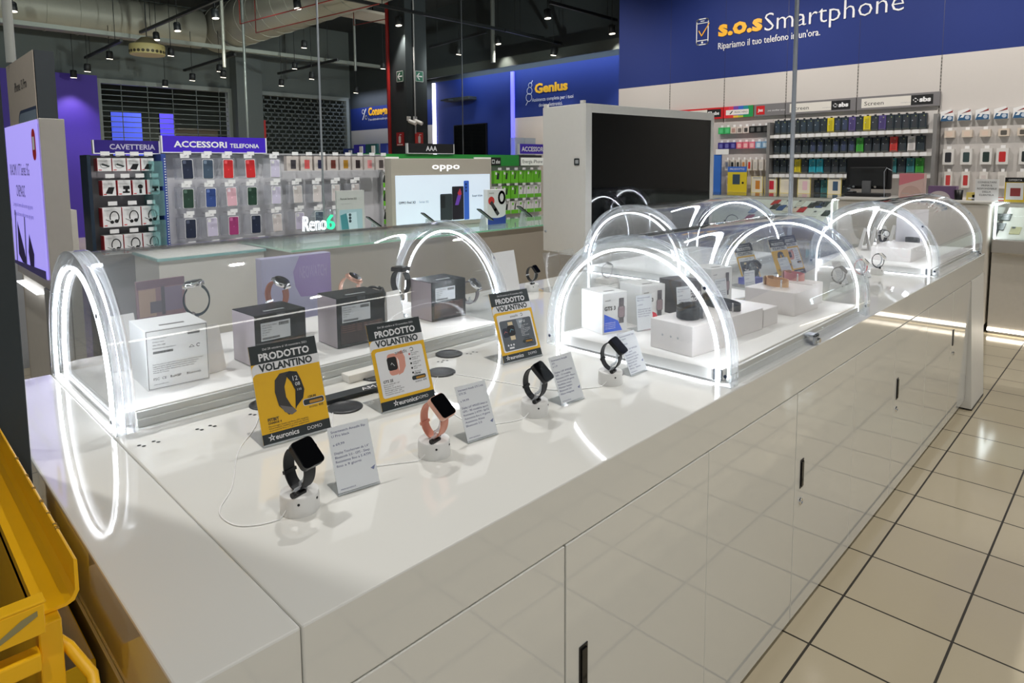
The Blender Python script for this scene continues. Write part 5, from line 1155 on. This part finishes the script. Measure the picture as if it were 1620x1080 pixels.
MB().box((-.07, 0, 0), (.07, .01, .21), mat((222, 190, 50), .5)).build('sheet', t); q = MB(); fr = Frame((0, 0, 0)); q.rect(fr, -.07, .17, .07, .21, TXT_K); q.rect(fr, -.06, .02, .06, .165, PAPER); q.rect(fr, -.03, .05, .04, .12, mat((150, 60, 60), .5, var=0), .001); q.text(fr, 'OFFERTA', 0, .180, TXT_W, h=.016, al='c', z=.001); q.build('front_print', t); MB().box((-.07, .01, 0), (.07, .06, .004), ACRYL).build('foot_plate', t)
t = thing('wire_sign_holder', 'thin wire holder standing by the pink box', 'sign holder', (7.15, 1.88, CZ)); q = MB(); q.tube([(0, .0, .0), (0, .01, .25), (0, -.01, .29), (0, -.06, .26)], .003, STEEL, 6); q.build('wire', t); MB().box((-.04, -.03, 0), (.04, .03, .004), STEEL).build('foot_plate', t)

# ================================================================== FAR WALL, SHUTTERS, COLUMN SIGNS
def far_thing(name, label, cat, y, z, off=0.0, group=None): return thing(name, label, cat, (GX - off, y, z), FACE_X, group)
t = far_thing('wall_lettering', 'yellow lettering with an outlined owl figure on the far blue wall', 'lettering', 9.62, 3.0)
q = MB(); fr = Frame((0, -.004, 0)); q.text(fr, 'Genius', .0, .06, TXT_Y, h=.19, wd=.92, z=.008, bold=.04, depth=.008); q.build('yellow_letters', t)
q = MB(); q.text(fr, 'Assistenza completa per i tuoi', -.08, -.12, TXT_W, h=.075, wd=1.15, z=.006); q.build('lettering', t); q = MB(); q.text(fr, 'device elettronici.', .12, -.24, TXT_W, h=.075, wd=.66, z=.006); q.build('lettering', t)
q = MB()
for cx_, cy_, r_ in ((-.13, .24, .05), (-.15, .12, .075), (-.17, -.02, .085)): q.line(fr, arc(cx_, cy_, r_, 0, 2 * PI, 16), .014, TXT_W, .006)
q.line(fr, [(-.20, -.10), (-.26, -.18)], .014, TXT_W, .006); q.line(fr, [(-.10, .28), (-.06, .33)], .014, TXT_W, .006); q.build('outline_figure', t)
t = far_thing('wall_lettering', 'yellow lettering reading consegna on the farther blue wall beside the column', 'lettering', 16.05, 2.88)
q = MB(); q.text(fr, 'Consegna', .0, .08, TXT_Y, h=.21, wd=1.05, z=.008, bold=.04, depth=.008); q.text(fr, '&', 1.10, .08, TXT_W, h=.21, z=.008); q.text(fr, 'Installa', 1.28, .08, TXT_Y, h=.21, wd=.8, z=.008, bold=.04); q.build('yellow_letters', t)
q = MB(); q.text(fr, 'Il tuo elettrodomestico pronto all\'uso', .0, -.07, TXT_W, h=.07, wd=1.3, z=.006); q.build('lettering', t)
q = MB(); q.line(fr, [(-.30, -.02), (-.12, .27)], .03, TXT_W, .006); q.line(fr, arc(-.26, .20, .06, 0, 2 * PI, 12), .025, TXT_W, .006); q.line(fr, arc(-.12, .03, .05, 0, 2 * PI, 12), .025, TXT_W, .006); q.build('tool_symbol', t)
for y, c_, e_, lb in ((13.05, (235, 230, 255), 5.0, 'bright white vertical light strip on the far blue wall'), (10.27, (110, 110, 255), 1.3, 'bluish vertical light strip next to the yellow genius lettering')):
    tag(MB().box((GX - .05, y - .04, 1.2), (GX - .002, y + .04, 3.58), mat(c_, emit=e_)).build('light_strip', None), lb, 'light strip')
t = far_thing('wall_television', 'switched-off black television on the far blue wall', 'television', 11.70, 1.74, .03); MB().box((-.58, -.02, 0), (.58, .03, .76), BLACK).build('housing', t, .006); MB().rect(Frame((0, -.021, 0)), -.56, .02, .56, .74, BLACK_GLOSS).build('screen', t)
t = far_thing('wall_projector', 'flat dark bracket lamp on the blue wall above the black television', 'wall lamp', 11.9, 3.05, .03); MB().box((-.45, -.25, 0), (.45, 0, .08), CHAR).build('housing', t, .01); MB().box((-.40, -.40, .01), (-.1, -.25, .04), CHAR).build('arm', t)
GRAIL = mat((62, 68, 66), .5)
tag(MB().box((GX - .46, 6.0, 3.62), (GX - .43, 13.2, 3.80), GRAIL).box((GX - .46, 6.0, 3.80), (GX - .25, 13.2, 3.82), GRAIL).build('lamp_rail', None), 'long pale rail running along the top of the far blue wall', 'rail')
for y in (7.2, 9.6, 11.9): struct(MB().box((GX - .43, y - .02, 3.795), (GX, y + .02, 3.82), GRAIL).build('trim_%d' % (30 + int(y))))
tag(MB().box((GX - .6, 13.4, 1.30), (GX - .02, 16.9, 1.38), mat((150, 156, 160), .5)).build('wall_shelf', None), 'grey shelf before the white wall under the consegna lettering', 'shelf')
for k, (px, c_, nm) in enumerate(((551, (40, 60, 140), 'dark blue'), (568, (60, 50, 180), 'violet blue'), (587, (34, 90, 90), 'teal'), (611, (40, 60, 150), 'blue'))):
    p = on_x(px, 225, GX - .35); t = thing('promo_board', nm + ' panel standing on the grey shelf under the consegna lettering', 'display panel', (p.x, p.y, 1.38), FACE_X); h_ = .55 if k else .45
    MB().box((-.28, 0, 0), (.28, .06, h_ + .2), mat(c_, .5)).build('panel_body', t); MB().box((.05, -.03, .3), (.2, -.005, h_ + .15), PAPER if k != 3 else mat((70, 90, 170), .5)).build('price_card', t); MB().box((-.2, -.06, 0), (-.15, .1, .03), DGREY).build('foot', t)
tag(MB().box((GX - .5, 13.4, 0), (GX - .02, 16.9, 1.30), mat((40, 44, 60), .6)).build('low_cabinet', None), 'dark cabinet under the grey shelf at the far wall', 'cabinet')
t = far_thing('packs_shelf', 'dark blue low rack under the black television at the far wall', 'rack', 11.6, 0, .02); MB().box((-1.4, -.5, 0), (1.4, 0, 1.6), mat((30, 44, 96), .6)).build('rack_body', t)
# roller shutters to the mall
def shutter(label, x0, x1, brick):
    t = thing('roller_shutter', label, 'roller shutter', ((x0 + x1) / 2, GY, 0)); h_ = (x1 - x0) / 2; FRM = mat((128, 136, 134), .5)
    f = MB(); f.box((-h_, -.06, 3.42), (h_, .12, 3.52), FRM); f.box((-h_, -.06, 0), (-h_ + .09, .12, 3.42), FRM); f.box((h_ - .09, -.06, 0), (h_, .12, 3.42), FRM); f.build('guide_frame', t)
    s = MB(); BAR = mat((92, 100, 98), .45, .3); n = 28 if brick else 26
    for k in range(n):
        z = .3 + k * (3.1 / n)
        s.box((-h_ + .09, .0, z), (h_ - .09, .02, z + (.035 if brick else .018)), BAR)
        if brick:
            m_ = 13
            for j in range(m_):
                x = -h_ + .09 + (j + (.5 if k % 2 else 0)) * (2 * h_ - .2) / m_; s.box((x, .0, z), (x + .03, .02, z + 3.1 / n), BAR)
    if not brick:
        for j in range(5): s.box((-h_ + .5 + j * .55, .0, .3), (-h_ + .515 + j * .55, .02, 3.42), BAR)
    s.build('grille', t)
shutter('wide grille shutter with glowing blue screens behind it', 4.0, 7.0, False)
shutter('brick patterned grille shutter beside the blue corner wall', 7.67, 10.42, True)
for (px0, px1, py0, c_, lb) in ((175, 226, 177, (70, 90, 230), 'large glowing blue shop screen behind the grille shutter'), (252, 277, 179, (70, 60, 235), 'narrow glowing violet blue shop screen behind the grille shutter')):
    a_ = on_y(px0, py0, 19.5); b_ = on_y(px1, 226, 19.5); t = thing('shop_screen', lb, 'screen', ((a_.x + b_.x) / 2, 19.5, 0)); hw = (b_.x - a_.x) / 2
    MB().box((-hw, .01, 0), (hw, .1, a_.z), CHAR).build('housing', t); MB().box((-hw, 0, 1.2), (hw, .01, a_.z), mat(c_, emit=.55)).build('screen', t)
    q = MB()
    for k in range(7): q.box((-hw * .4 + k * hw * .16, -.004, 1.55 + (k % 3) * .12), (-hw * .32 + k * hw * .16, 0, 1.95 + (k % 2) * .1), mat((120, 80, 210), emit=.5))
    q.build('screen_picture', t)
spot_light('mall_lamp', (6.4, 18.6, 4.6), 420, 120, .8, (1, .95, .85))
t = thing('mall_display', 'pale lit display shelves behind the grille shutter near the back column', 'display', (7.3, 20.0, 0)); MB().box((-.7, 0, 0), (.5, .3, 2.6), mat((150, 140, 124), .6)).build('shelf_body', t)
for z in (1.4, 1.8, 2.2, 2.6): MB().box((-.7, -.25, z), (.5, 0, z + .03), mat((110, 100, 88), .6)).build('shelf', t)
t = thing('red_banner', 'narrow red banner by the brick patterned shutter', 'banner', (7.74, 16.85, 0)); MB().box((-.09, 0, 0), (.09, .04, 2.75), mat((200, 40, 36), .5)).build('banner_cloth', t)
# signs on the column
CY_ = 10.0
def col_sign(label, px, py, w_, h, bg, paint, emit=0, side=False):
    p = on_x(px, py, 7.37) if side else on_y(px, py, CY_); t = thing('column_sign', label, 'sign', (p.x, p.y, p.z - h / 2), FACE_X if side else 0); MB().box((-w_ / 2, -.02, 0), (w_ / 2, 0, h), mat(bg, .5, emit=emit)).build('sign_panel', t)
    q = MB(); paint(q, Frame((0, -.0205, 0)), w_, h); q.build('pictogram', t)
def arrow(q, fr, w_, h):
    q.line(fr, [(w_ * .3, h * .5), (-w_ * .3, h * .5)], h * .12, TXT_W, .001); q.line(fr, [(-w_ * .02, h * .78), (-w_ * .32, h * .5), (-w_ * .02, h * .22)], h * .12, TXT_W, .0012)
    q.line(fr, [(-w_ * .48, h * .03), (w_ * .48, h * .03), (w_ * .48, h * .97), (-w_ * .48, h * .97)], h * .04, TXT_W, .001, True)
def fire(q, fr, w_, h): q.poly(fr, rrect(-w_ * .16, h * .2, w_ * .16, h * .72, w_ * .1), TXT_W, .001); q.line(fr, [(0, h * .72), (0, h * .84), (w_ * .22, h * .84)], h * .05, TXT_W, .001); q.rect(fr, -w_ * .4, h * .04, w_ * .4, h * .12, TXT_W, .001)
col_sign('dim green exit arrow sign next to the red pipe on the column', 634, 121, .20, .20, (40, 90, 70), arrow, side=True); col_sign('brighter green exit arrow sign on the column face', 662.5, 121, .18, .20, (44, 120, 96), arrow)
col_sign('narrower red fire sign next to the red pipe on the column', 634, 220, .22, .25, (190, 46, 44), fire, side=True); col_sign('wider red extinguisher sign on the column face', 662.5, 220, .18, .25, (214, 56, 54), fire)
for px, nm in ((646, 'next to the column edge'), (656, 'below the thin conduit')):
    p = on_y(px, 191, CY_); t = thing('wall_camera', 'small white camera on the column ' + nm, 'camera', (p.x, CY_, p.z)); MB().box((-.04, -.03, 0), (.04, 0, .08), PAPER).build('mount', t, .006); MB().cyl((0, -.02, 0), (.05, -.16, -.06), .035, PAPER, 14).build('camera_body', t)
tag(MB().tube([(7.30, 10.46, 0), (7.30, 10.46, 5.3)], .035, mat((150, 30, 28), .4), 12).build('fire_pipe', None), 'tall red fire pipe running up the edge of the column', 'pipe')
tag(MB().tube([(7.55, 9.975, 2.12), (7.55, 9.975, 5.38)], .014, LGREY, 8).build('conduit', None), 'thin grey conduit up the middle of the column', 'conduit')

# ================================================================== CEILING: DUCTS, TRAYS, TRACKS, SPOTS
DUCT = mat((150, 150, 138), .5, .2)
def duct(label, p0, p1, r, n=28):
    t = thing('air_duct', label, 'air duct'); p0, p1 = V3(p0), V3(p1); s = MB().cyl(p0, p1, r, DUCT, 32)
    L_ = (p1 - p0).length; u_ = (p1 - p0).normalized()
    for k in range(int(L_ / .55)):
        c_ = p0 + u_ * (k + .5) * .55; s.cyl(c_ - u_ * .012, c_ + u_ * .012, r + .012, DUCT, 32)
    s.build('duct_tube', t)
    for k in range(3):
        c_ = p0 + (p1 - p0) * (.2 + .3 * k); MB().tube([c_ + V3((0, 0, r)), (c_.x, c_.y, 5.4)], .008, DGREY, 6).build('hanger', t)
duct('long pale air duct running across under the back ceiling', (-4, 15.6, 4.62), (5.8, 15.6, 4.62), .42)
duct('wide pale air duct running towards the end of the shop', (6.35, 1.5, 4.72), (6.35, 16.0, 4.72), .50)
tag(MB().box((-4, 14.85, 4.12), (10.3, 14.97, 4.20), mat((150, 156, 148), .45, .3)).build('cable_tray', None), 'long pale cable tray hanging under the air duct', 'cable tray')
struct(MB().box((-4, 14.87, 4.2), (-3.95, 14.95, 5.4), DGREY).build('trim_20')); 
TRK = mat((24, 28, 30), .5)
def top_z(x, y):      # what a hanging rod ends at: a duct's underside or the ceiling
    if abs(x - 6.35) < .49 and 1.5 < y < 16.0: return 4.72 - math.sqrt(.512 ** 2 - (x - 6.35) ** 2)
    if abs(y - 15.6) < .41 and x < 5.8: return 4.62 - math.sqrt(.432 ** 2 - (y - 15.6) ** 2)
    return 5.4
def track(label, p0, p1):
    t = thing('light_track', label, 'light track', p0); d_ = V3(p1) - V3(p0); u_ = d_.normalized(); n_ = V3((-u_.y, u_.x, 0))
    q = MB(); f_ = Frame((0, 0, 0), n_, (0, 0, 1)); f_.n = u_; q.fbox(f_, -.025, 0, .025, .05, 0, d_.length, TRK); q.build('track_bar', t)
    for k in (.15, .85):
        c_ = d_ * k; MB().tube([c_ + V3((0, 0, .05)), (c_.x, c_.y, top_z(c_.x + p0[0], c_.y + p0[1]) - p0[2])], .006, TRK, 6).build('hanger', t)
LAMP = mat((255, 244, 222), emit=4.0)
def spot(label, p, aim=(0, -.25, -1), lit=True, power=0):
    t = thing('track_spot', label, 'spotlight', p, 0, 'track spotlights'); a = V3(aim).normalized()
    q = MB().lathe(V3((0, 0, -.06)) - a * .09, [(.045, 0), (.06, .02), (.062, .15), (.056, .155)], TRK, 18, a); q.build('lamp_head', t)
    MB().lathe(V3((0, 0, -.06)) + a * .0655, [(.054, 0), (.054, .008)], LAMP, 18, a).build('lens', t)
    MB().box((-.018, -.018, -.10), (.018, .018, .0), TRK).build('bracket', t); MB().box((-.02, -.06, -.01), (.02, .06, .02), TRK).build('adapter', t)
    if power:
        d_ = bpy.data.lights.new('spot_lamp', 'SPOT'); d_.energy = power; d_.spot_size = 1.5; d_.spot_blend = .6; d_.color = (1, .93, .82); d_.shadow_soft_size = .05
        o = bpy.data.objects.new('spot_lamp', d_); COL.objects.link(o); o.parent = t; o.location = V3((0, 0, -.06)) + a * .12; o.rotation_euler = a.to_track_quat('-Z', 'Y').to_euler()
    return t
T = [((545, 0), (860, 62), 4.08, 'black light track crossing in front of the column top'), ((680, 76), (770, 52), 4.2, 'short black light track over the far blue wall'), ((870, 6), (975, 34), 4.2, 'black light track before the lettered end wall'), ((800, 50), (888, 71), 3.95, 'black light track above the yellow genius lettering'),
     ((222, 53), (352, -2), 4.2, 'black light track slanting under the long air duct'), ((135, 93), (192, 66), 3.9, 'black light track before the violet wall'), ((262, 122), (372, 88), 3.85, 'black light track before the grille shutter'), ((440, 118), (535, 96), 3.85, 'black light track before the brick patterned shutter')]
for a_, b_, z, lb in T: track(lb, tuple(on_z(a_[0], a_[1], z)), tuple(on_z(b_[0], b_[1], z)))
SP = [((470, 1), 4.2, 'beside the wide air duct top'), ((630, 29), 4.2, 'at the top of the column'), ((481, 66), 4.15, 'under the wide air duct'), ((466, 100), 3.9, 'before the back wall, over the pale rail'), ((493, 116), 3.6, 'over the brick patterned shutter'), ((445, 127), 3.55, 'lowest one over the brick patterned shutter'),
      ((606, 100), 3.9, 'at the end of the cable tray'), ((788, 60), 4.2, 'over the black television, higher one'), ((726, 77), 4.1, 'over the black television, lower one'), ((866, 17), 4.15, 'nearest the blue end wall corner'), ((968, 42), 4.0, 'touching the end wall corner'), ((876, 77), 3.8, 'above the yellow genius lettering'),
      ((280, 38), 4.2, 'on the slanting track, upper one'), ((247, 53), 4.2, 'on the slanting track, lower one'), ((340, 17), 4.2, 'at the upper end of the slanting track'), ((20, 6), 4.3, 'at the very corner above the phone totem'), ((173, 83), 3.85, 'left of the round pendant'), ((270, 78), 3.85, 'right of the round pendant'),
      ((347, 104), 3.75, 'before the back column'), ((138, 103), 3.6, 'upper small one before the violet wall'), ((116, 113), 3.55, 'lower small one before the violet wall'), ((261, 128), 3.5, 'over the grille shutter'), ((304, 118), 3.55, 'over the grille shutter nearer the column'), ((353, 113), 3.6, 'over the gap between the shutters'), ((563, 139), 3.5, 'over the consegna lettering')]
for (px, py), z, lb in SP:
    p = on_z(px, py, z)
    if p.y > 16.6: p = on_y(px, py, 16.5)
    if p.x > 10.2: p = on_x(px, py, 10.15)
    big = py < 62
    t = spot('black track spotlight ' + lb, p, (.05, -.08, -1) if big else (0, .15, -1), True, 110 if big else 60)

    MB().tube([(0, 0, .01), (0, 0, max(.03, top_z(p.x, p.y) - p.z + .08))], .006, TRK, 6).build('hanging_rod', t)
p = on_y(233, 79, 14.0); t = thing('pendant_lamp', 'round cream pendant lamp with slots under the long air duct', 'pendant lamp', p)
q = MB().lathe((0, 0, -.10), [(.30, 0), (.31, .02), (.31, .17), (.30, .19)], mat((176, 164, 110), .5), 28); q.build('lamp_shade', t)
q = MB()
for k in range(24):
    a = 2 * PI * k / 24; q.cyl((.305 * math.cos(a), .305 * math.sin(a), -.05), (.313 * math.cos(a), .313 * math.sin(a), -.05), .03, mat((60, 54, 36), .6), 8)
q.build('slot', t); MB().tube([(0, 0, .09), (0, 0, 5.4 - p.z)], .01, TRK, 6).build('cable', t); MB().lathe((0, 0, .09), [(.25, 0), (.10, .14), (.02, .16)], mat((120, 112, 84), .5), 20).build('top_cone', t)
for k, (a_, b_, z) in enumerate((((560, 40), (612, 30), 4.3), ((380, 38), (540, -4), 4.0), ((405, 52), (600, 6), 4.02))):
    tag(MB().tube([V3((*on_z(a_[0], a_[1], z).xy, 5.39)), on_z(a_[0], a_[1], z), on_z(b_[0], b_[1], z)], .010, mat((120, 40, 34), .5), 8).build('sprinkler_pipe', None), ('thin red sprinkler pipe beside the column top', 'thin red sprinkler pipe along the wide air duct', 'thin red sprinkler pipe near the ceiling over the air duct')[k], 'pipe')
t = thing('beige_ceiling_box', 'pale ceiling panel box between the red pipes', 'ceiling box', on_z(590, 28, 4.6)); MB().box((-.9, -.35, 0), (.6, .35, .05), mat((140, 132, 120), .6)).build('panel_board', t); MB().tube([(0, 0, .05), (0, 0, .8)], .01, TRK, 6).build('hanger', t)
for px, py0, y_, zb, r_, c_, lb in ((506, 150, 4.2, 1.0, .007, (150, 156, 160), 'thin silver pole rising from the phone counter behind the glowing letters'), (18, 100, 4.1, 2.03, .022, (176, 178, 170), 'white pole standing on the tall phone totem'),
                           (353, 60, 12.0, 3.3, .03, (150, 152, 142), 'pale drop pipe under the end of the long air duct'), (389, 140, 12.0, 2.0, .025, (120, 126, 122), 'pale pipe before the back column'), (731, 120, 9.0, 1.6, .010, (110, 116, 122), 'thin wire before the black television'),
                           (780, 90, 10.2, 3.7, .05, (130, 136, 134), 'pale drop pipe over the far blue wall'), (562, 100, 13.5, 3.75, .03, (140, 144, 140), 'pale drop pipe left of the column')):
    p = on_y(px, py0, y_); tag(MB().tube([(p.x, y_, zb), (p.x, y_, 5.38)], r_, mat(c_, .4, .4), 10).build('hanging_pole', None), lb, 'pole')
p = on_y(1268, 330, 1.48)
t = thing('silver_pole', 'tall silver pole rising from the island between the curved cases', 'pole', (3.79, 1.48, TOP)); MB().tube([(0, 0, 0), (0, 0, 4.46)], .012, STEEL, 12).build('pole_tube', t); MB().lathe((0, 0, 0), [(.035, 0), (.035, .006), (.014, .012)], STEEL, 16).build('foot_flange', t)

# ================================================================== LEFT: PHONE TOTEMS, DARK BOARD, YELLOW RACK
t = thing('phone_totem', 'lit violet phone advert totem with pale sides standing beside the grey board', 'totem', (.509, 3.0, 0))
MB().box((.004, 0, 1.03), (.085, .72, 1.692), mat((206, 200, 190), .5)).build('lightbox_body', t, .002)
fr = Frame((0, .71, 1.075), (0, -1, 0), (0, 0, 1)); q = MB(); q.fbox(fr, 0, 0, .70, .612, 0, .004, mat((172, 160, 250), emit=.7))
q.text(fr, 'XIAOMI 11T Series 5G', .06, .40, mat((40, 40, 60), .5, var=0), h=.05, wd=.44, z=.005); q.text(fr, 'CINEMAGIC', .18, .31, mat((40, 40, 60), .5, var=0), h=.05, wd=.20, z=.005)
for k in range(2): q.text(fr, 'La magia del cinema nelle tue mani ogni giorno', .08, .265 - k * .04, mat((110, 100, 160), .5, var=0), h=.018, wd=.44, z=.005)
q.poly(fr, rrect(.60, .46, .67, .58, .03), RED, .005); q.rect(fr, .615, .50, .655, .55, PAPER, .006)
PD = mat((60, 44, 110), .4, var=0)
q.poly(fr, [(.14, .20), (.26, .08), (.30, -.0 + .02), (.20, .02), (.12, .05)], PD, .005); q.poly(fr, [(.40, .16), (.48, .08), (.46, .0 + .02), (.38, .02), (.36, .08)], PD, .006); q.line(fr, [(.33, .22), (.30, .02)], .02, mat((100, 100, 130), .4, var=0), .007); q.line(fr, [(.12, .24), (.08, .02)], .02, mat((100, 100, 130), .4, var=0), .007)
q.poly(fr, [(0, 0), (.70, 0), (.70, .035), (0, .015)], mat((90, 80, 150), .4, var=0), .008); q.build('lit_face', t)
MB().box((.02, .12, 0), (.085, .70, 1.03), mat((196, 190, 180), .5)).build('pedestal', t); MB().box((.0, .02, 0), (.05, .12, 1.03), mat((140, 140, 138), .5)).build('grey_post', t)
MB().box((-.006, .25, .985), (.02, .70, .991), LED_SOFT).build('light_edge', t)
t = thing('phone_totem', 'tall beige totem with a big phone camera picture behind the violet advert', 'totem', (.6, 3.52, 0))
MB().box((.003, 0, 0), (.075, .68, 2.02), mat((58, 64, 68), .5)).build('totem_body', t); fr = Frame((0, .68, 0), (0, -1, 0), (0, 0, 1))
q = MB(); q.fbox(fr, 0, .0, .68, 2.02, 0, .003, mat((176, 166, 152), .5)); q.text(fr, 'iPhone 13 Pro', .20, 1.875, TXT_K, h=.045, wd=.30, z=.004)
BLG = mat((120, 136, 152), .35, var=.02); q.poly(fr, [(.24, 1.2)] + arc(.32, 1.70, .08, PI, PI / 2, 6) + [(.68, 1.78), (.68, 1.2)], mat((40, 56, 84), .4, var=0), .004); q.poly(fr, [(.25, 1.2)] + arc(.32, 1.695, .07, PI, PI / 2, 6) + [(.68, 1.765), (.68, 1.2)], BLG, .005)
q.disc(fr, .40, 1.60, .09, mat((160, 176, 190), .3, var=0), .006); q.disc(fr, .40, 1.60, .07, mat((14, 24, 36), .1, var=0), .007); q.disc(fr, .56, 1.64, .035, mat((210, 196, 176), .4, var=0), .006); q.disc(fr, .42, 1.42, .08, mat((20, 28, 40), .1, var=0), .007); q.build('printed_face', t)
t = thing('glass_clutter_table', 'dark glass table with small blue devices behind the violet advert', 'table', (1.0, 6.0, 0)); MB().box((-.3, 0, 0), (.15, .5, 1.12), LGREY).build('body', t); MB().box((-.35, -.05, 1.12), (.2, .55, 1.14), GLASS).build('glass_top', t)
for k in range(4): MB().box((-.25 + k * .1, .1, 1.14), (-.18 + k * .1, .18, 1.30 + .04 * (k % 2)), mat((40, 60, 100), .4)).build('device', t)
t = thing('white_cabinet', 'low white cabinet beside the grey rack of headsets', 'cabinet', (.86, 4.7, 0)); MB().box((-.08, 0, 0), (.1, .4, 1.25), mat((206, 202, 192), .5)).build('cabinet_body', t); MB().box((.02, -.003, .2), (.024, 0, 1.15), DGREY).build('door_gap', t)
t = thing('grey_board', 'tall dark grey board standing against the island end beside the yellow rack', 'board', (0.1, 1.50, 0)); MB().box((-.55, -.02, 0), (.101, .02, 2.4), mat((50, 58, 62), .6)).build('board_panel', t, .002); MB().box((-.55, -.1, 0), (.0, .1, .03), DGREY).build('foot', t)
# yellow wire rack
YM = mat((250, 190, 16), .35, .0, var=.06, vs=18); SCR = mat((150, 118, 50), .6)
t = thing('yellow_rack', 'worn yellow metal rack with a gutter shaped top at the island end', 'rack', (.1, 1.15, 0))
q = MB(); prof = [(.047, 1.060), (.049, 1.058), (.049, 1.022), (.044, 1.012), (.036, 1.009), (.014, 1.009), (.012, .990), (.010, .990), (.010, 1.013), (.035, 1.013), (.041, 1.016), (.045, 1.024), (.0455, 1.060)]
q.prism(Frame((0, .31, 0), (1, 0, 0), (0, 0, 1)), prof, -.0 , .615, YM); q.build('top_gutter', t)
sc_ = MB(); fs_ = Frame((.0457, 0, 0), (0, 1, 0), (0, 0, 1)); 
for k in range(9):
    y = random.uniform(-.24, .28); sc_.box((.0453, y, 1.060 - random.uniform(.0005, .002)), (.0492, y + random.uniform(.002, .008), 1.0603), SCR)
sc_.build('worn_edge', t)
MB().box((.010, -.298, .10), (.013, .28, 1.0), YM).build('side_panel', t); MB().box((.006, -.322, 0), (.028, -.300, 1.008), YM).build('post', t, .002); MB().box((.006, .28, 0), (.028, .302, 1.008), YM).build('post', t, .002); MB().box((-.50, -.322, 0), (-.478, -.300, 1.03), YM).build('post', t, .002)  # side sheet added to throw yellow bounce and reflection onto the island end
q = MB().box((-.50, -.345, 1.012), (.010, -.340, 1.045), YM); q.box((-.50, -.345, 1.045), (.012, -.325, 1.048), YM); q.build('front_bar', t, .001)
q = MB()
q.poly(Frame((0, -.3455, 0)), [(-.05, 1.016), (-.03, 1.018), (-.012, 1.026), (.004, 1.034), (.004, 1.040), (-.010, 1.036), (-.030, 1.024), (-.05, 1.020)], mat((150, 140, 96), .5), 0)
q.build('paint_wear', t)
MB().box((-.50, -.335, .965), (.006, -.315, .985), YM).build('cross_bar', t, .002); MB().box((-.50, -.335, .90), (.006, -.315, .915), YM).build('cross_bar', t, .002)
MB().tube([(.017, -.30, .985), (.034, -.312, .965), (.050, -.335, .935), (.048, -.36, .915), (.030, -.372, .900), (.0, -.375, .885), (-.06, -.375, .86)], .006, YM, 10).build('bent_rod', t)
for k in range(5): MB().tube([(-.09, -.27 + k * .10, 1.0), (-.09, -.27 + k * .10, .10)], .003, YM, 6).build('wire', t)
for k in range(4): MB().tube([(-.09, -.31, .2 + k * .2), (-.09, .29, .2 + k * .2)], .003, YM, 6).build('wire', t)
for y in (-.31, .29): MB().box((-.48, y - .008, 1.0), (.01, y + .008, 1.006), YM).build('top_bar', t)
t = thing('cardboard_tray', 'open yellow cardboard box with a white inside, tucked under the yellow rack', 'carton', (.15, 1.20, 0))
q = MB(); YC = mat((226, 196, 30), .6); WCB = mat((206, 200, 188), .7)
q.box((-.028, -.16, .55), (.045, -.157, .80), YC); q.box((.042, -.157, .55), (.045, .10, .80), WCB); q.box((-.028, -.157, .55), (.042, .10, .553), WCB); q.box((-.028, .097, .55), (.042, .10, .80), WCB); q.box((-.028, -.157, .55), (-.025, .097, .80), WCB)
q.box((.045, -.16, .10), (.0465, .26, .798), YC); q.box((.030, .10, .10), (.045, .26, .55), YC); q.box((.045, .02, .798), (.0465, .26, .865), YC)  # yellow outside; lower part and back flap added to reflect in the island end
q.build('tray_walls', t); MB().box((-.02, -.12, 0), (.03, .06, .55), DGREY).build('support', t)
t = thing('flyer_stack', 'dark flyers with a red corner standing inside the yellow rack', 'flyers', (-.16, 1.0, 0)); MB().box((-.15, -.1, .2), (.12, .2, .86), mat((60, 66, 70), .5)).build('paper_block', t); MB().box((-.15, -.104, .80), (.1, -.1, .855), mat((214, 90, 40), .5)).build('red_corner', t); MB().box((-.15, -.1, 0), (.12, .2, .2), DGREY).build('holder_base', t)
